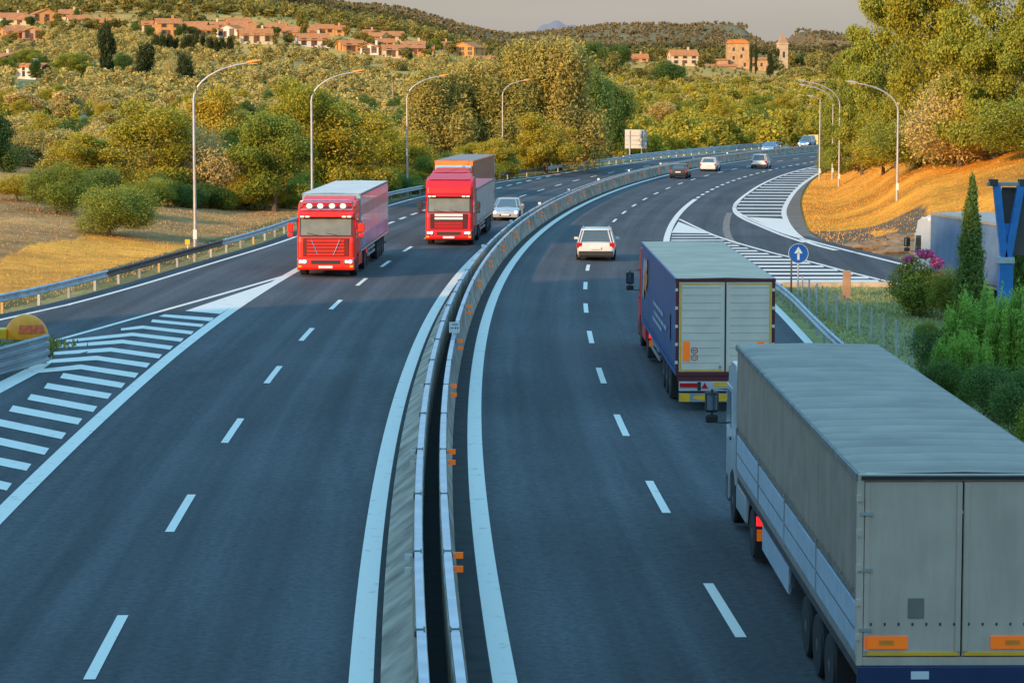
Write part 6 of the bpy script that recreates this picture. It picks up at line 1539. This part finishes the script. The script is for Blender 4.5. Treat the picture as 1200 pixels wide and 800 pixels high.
# rocks at the foot of the bank
rk = random.Random(4)
for i in range(90):
    y_ = rk.uniform(116, 150); x_ = float(XR(y_)) + rk.uniform(.6, 6.5); s_ = rk.uniform(.3, 1.0)
    mb = MB(); import itertools
    lp = []
    for z, q in ((-.5, .7), (-.1, 1.0), (.25, .85), (.45, .45)):
        lp.append([(q * s_ * 1.5 * math.cos(a_) * rk.uniform(.75, 1.15), q * s_ * math.sin(a_) * rk.uniform(.75, 1.15), z * .75 * s_ * rk.uniform(.7, 1.1)) for a_ in np.linspace(0, 2 * math.pi, 8, endpoint=False)])
    mb.loft(lp); o = mb.build('rock', mat('bank_rock', (.24, .16, .09), .95, var=.35, scale=2, bump=.05), loc=(x_, y_, ground(x_, y_)), bevel=.04); o.rotation_euler = (rk.uniform(-.3, .3), rk.uniform(-.3, .3), rk.uniform(-.6, .6))
    tag(o, 'brown rock embedded in the foot of the orange bank', 'rock', 'rocks along the foot of the orange bank')
# unseen trees added on the ridge to throw long shadow over the road
RB = random.Random(12)
def st(s, t_): return (s * SX + t_ * SY, s * SY - t_ * SX)
for t_ in np.arange(-190, 110, 6.5):
    x_, y_ = st(-45 + RB.uniform(-6, 6), t_)
    if y_ > 0 and abs(x_ / max(y_, 1)) < .35: continue
    if abs(x_ + 1) < 12: continue
    gap = -92 < t_ < -70
    hh = RB.uniform(3, 5)
    place_tree(RB.choice(['broad', 'yellow']), (x_, y_, ground(x_, y_)), hh, RB.uniform(8, 11), 'unseen tree added on the ridge to shade the road', group='unseen tree added on the ridge to shade the road')
for t_ in ():
    x_, y_ = st(38 + RB.uniform(-4, 4), t_)
    if x_ / max(y_, 1) > -.25: continue
    place_tree(RB.choice(['broad', 'yellow']), (x_, y_, ground(x_, y_)), RB.uniform(10, 14), 10, 'unseen tree added outside the left edge', group='unseen tree added outside the left edge')

# ------------------------------------------------------------------ camera, sun, sky
cam = bpy.data.cameras.new('camera'); cam.sensor_width = 36; cam.lens = F / 1200 * 36; cam.clip_end = 30000; cam.clip_start = .5
co = bpy.data.objects.new('camera', cam); COL.objects.link(co); co.location = (0, 0, H0); co.rotation_euler = (math.pi / 2 - PITCH, 0, 0); sc.camera = co
sl = bpy.data.lights.new('sun', 'SUN'); sl.energy = 5.0; sl.angle = R(.6); sl.color = (1.0, .66, .35)
so = bpy.data.objects.new('sun', sl); COL.objects.link(so)
dirv = Vector((SX * math.cos(SUN_EL), SY * math.cos(SUN_EL), -math.sin(SUN_EL))); so.rotation_euler = dirv.to_track_quat('-Z', 'Y').to_euler()
w = bpy.data.worlds.new('World'); sc.world = w; w.use_nodes = True; nt = w.node_tree; N = nt.nodes; L = nt.links
sky = N.new('ShaderNodeTexSky'); sky.sky_type = 'NISHITA'; sky.sun_disc = False; sky.sun_elevation = SUN_EL
sky.sun_rotation = math.atan2(-SX, -SY); sky.altitude = 200; sky.air_density = 1.3; sky.dust_density = 2.5; sky.ozone_density = 2.0
tc = N.new('ShaderNodeTexCoord'); mp = N.new('ShaderNodeMapping'); mp.inputs['Scale'].default_value = (2, 2, 14); L.new(tc.outputs['Generated'], mp.inputs['Vector'])
nz = N.new('ShaderNodeTexNoise'); nz.inputs['Scale'].default_value = 1.6; nz.inputs['Detail'].default_value = 6; L.new(mp.outputs[0], nz.inputs['Vector'])
cr = N.new('ShaderNodeMapRange'); cr.inputs['From Min'].default_value = .35; cr.inputs['From Max'].default_value = .7; cr.inputs['To Min'].default_value = .55; cr.inputs['To Max'].default_value = .85; L.new(nz.outputs['Fac'], cr.inputs['Value'])
mx = N.new('ShaderNodeMix'); mx.data_type = 'RGBA'; L.new(cr.outputs['Result'], mx.inputs['Factor']); L.new(sky.outputs[0], mx.inputs['A'])
sp_ = N.new('ShaderNodeSeparateXYZ'); L.new(tc.outputs['Generated'], sp_.inputs[0])
rp = N.new('ShaderNodeValToRGB'); e_ = rp.color_ramp.elements; e_[0].position = .05; e_[0].color = (.31, .288, .278, 1); e_[1].position = .42; e_[1].color = (.20, .59, .98, 1)
L.new(sp_.outputs['Z'], rp.inputs['Fac'])
vs_ = N.new('ShaderNodeVectorMath'); vs_.operation = 'SCALE'; vs_.inputs['Scale'].default_value = 11.8; L.new(rp.outputs['Color'], vs_.inputs[0]); L.new(vs_.outputs[0], mx.inputs['B'])
bg = N['Background']; L.new(mx.outputs['Result'], bg.inputs['Color']); bg.inputs['Strength'].default_value = .15
sc.view_settings.view_transform = 'Standard'; sc.view_settings.look = 'None'; sc.view_settings.exposure = 0; sc.view_settings.gamma = 1
sc.cycles.use_denoising = True; sc.cycles.max_bounces = 6; sc.cycles.transparent_max_bounces = 6
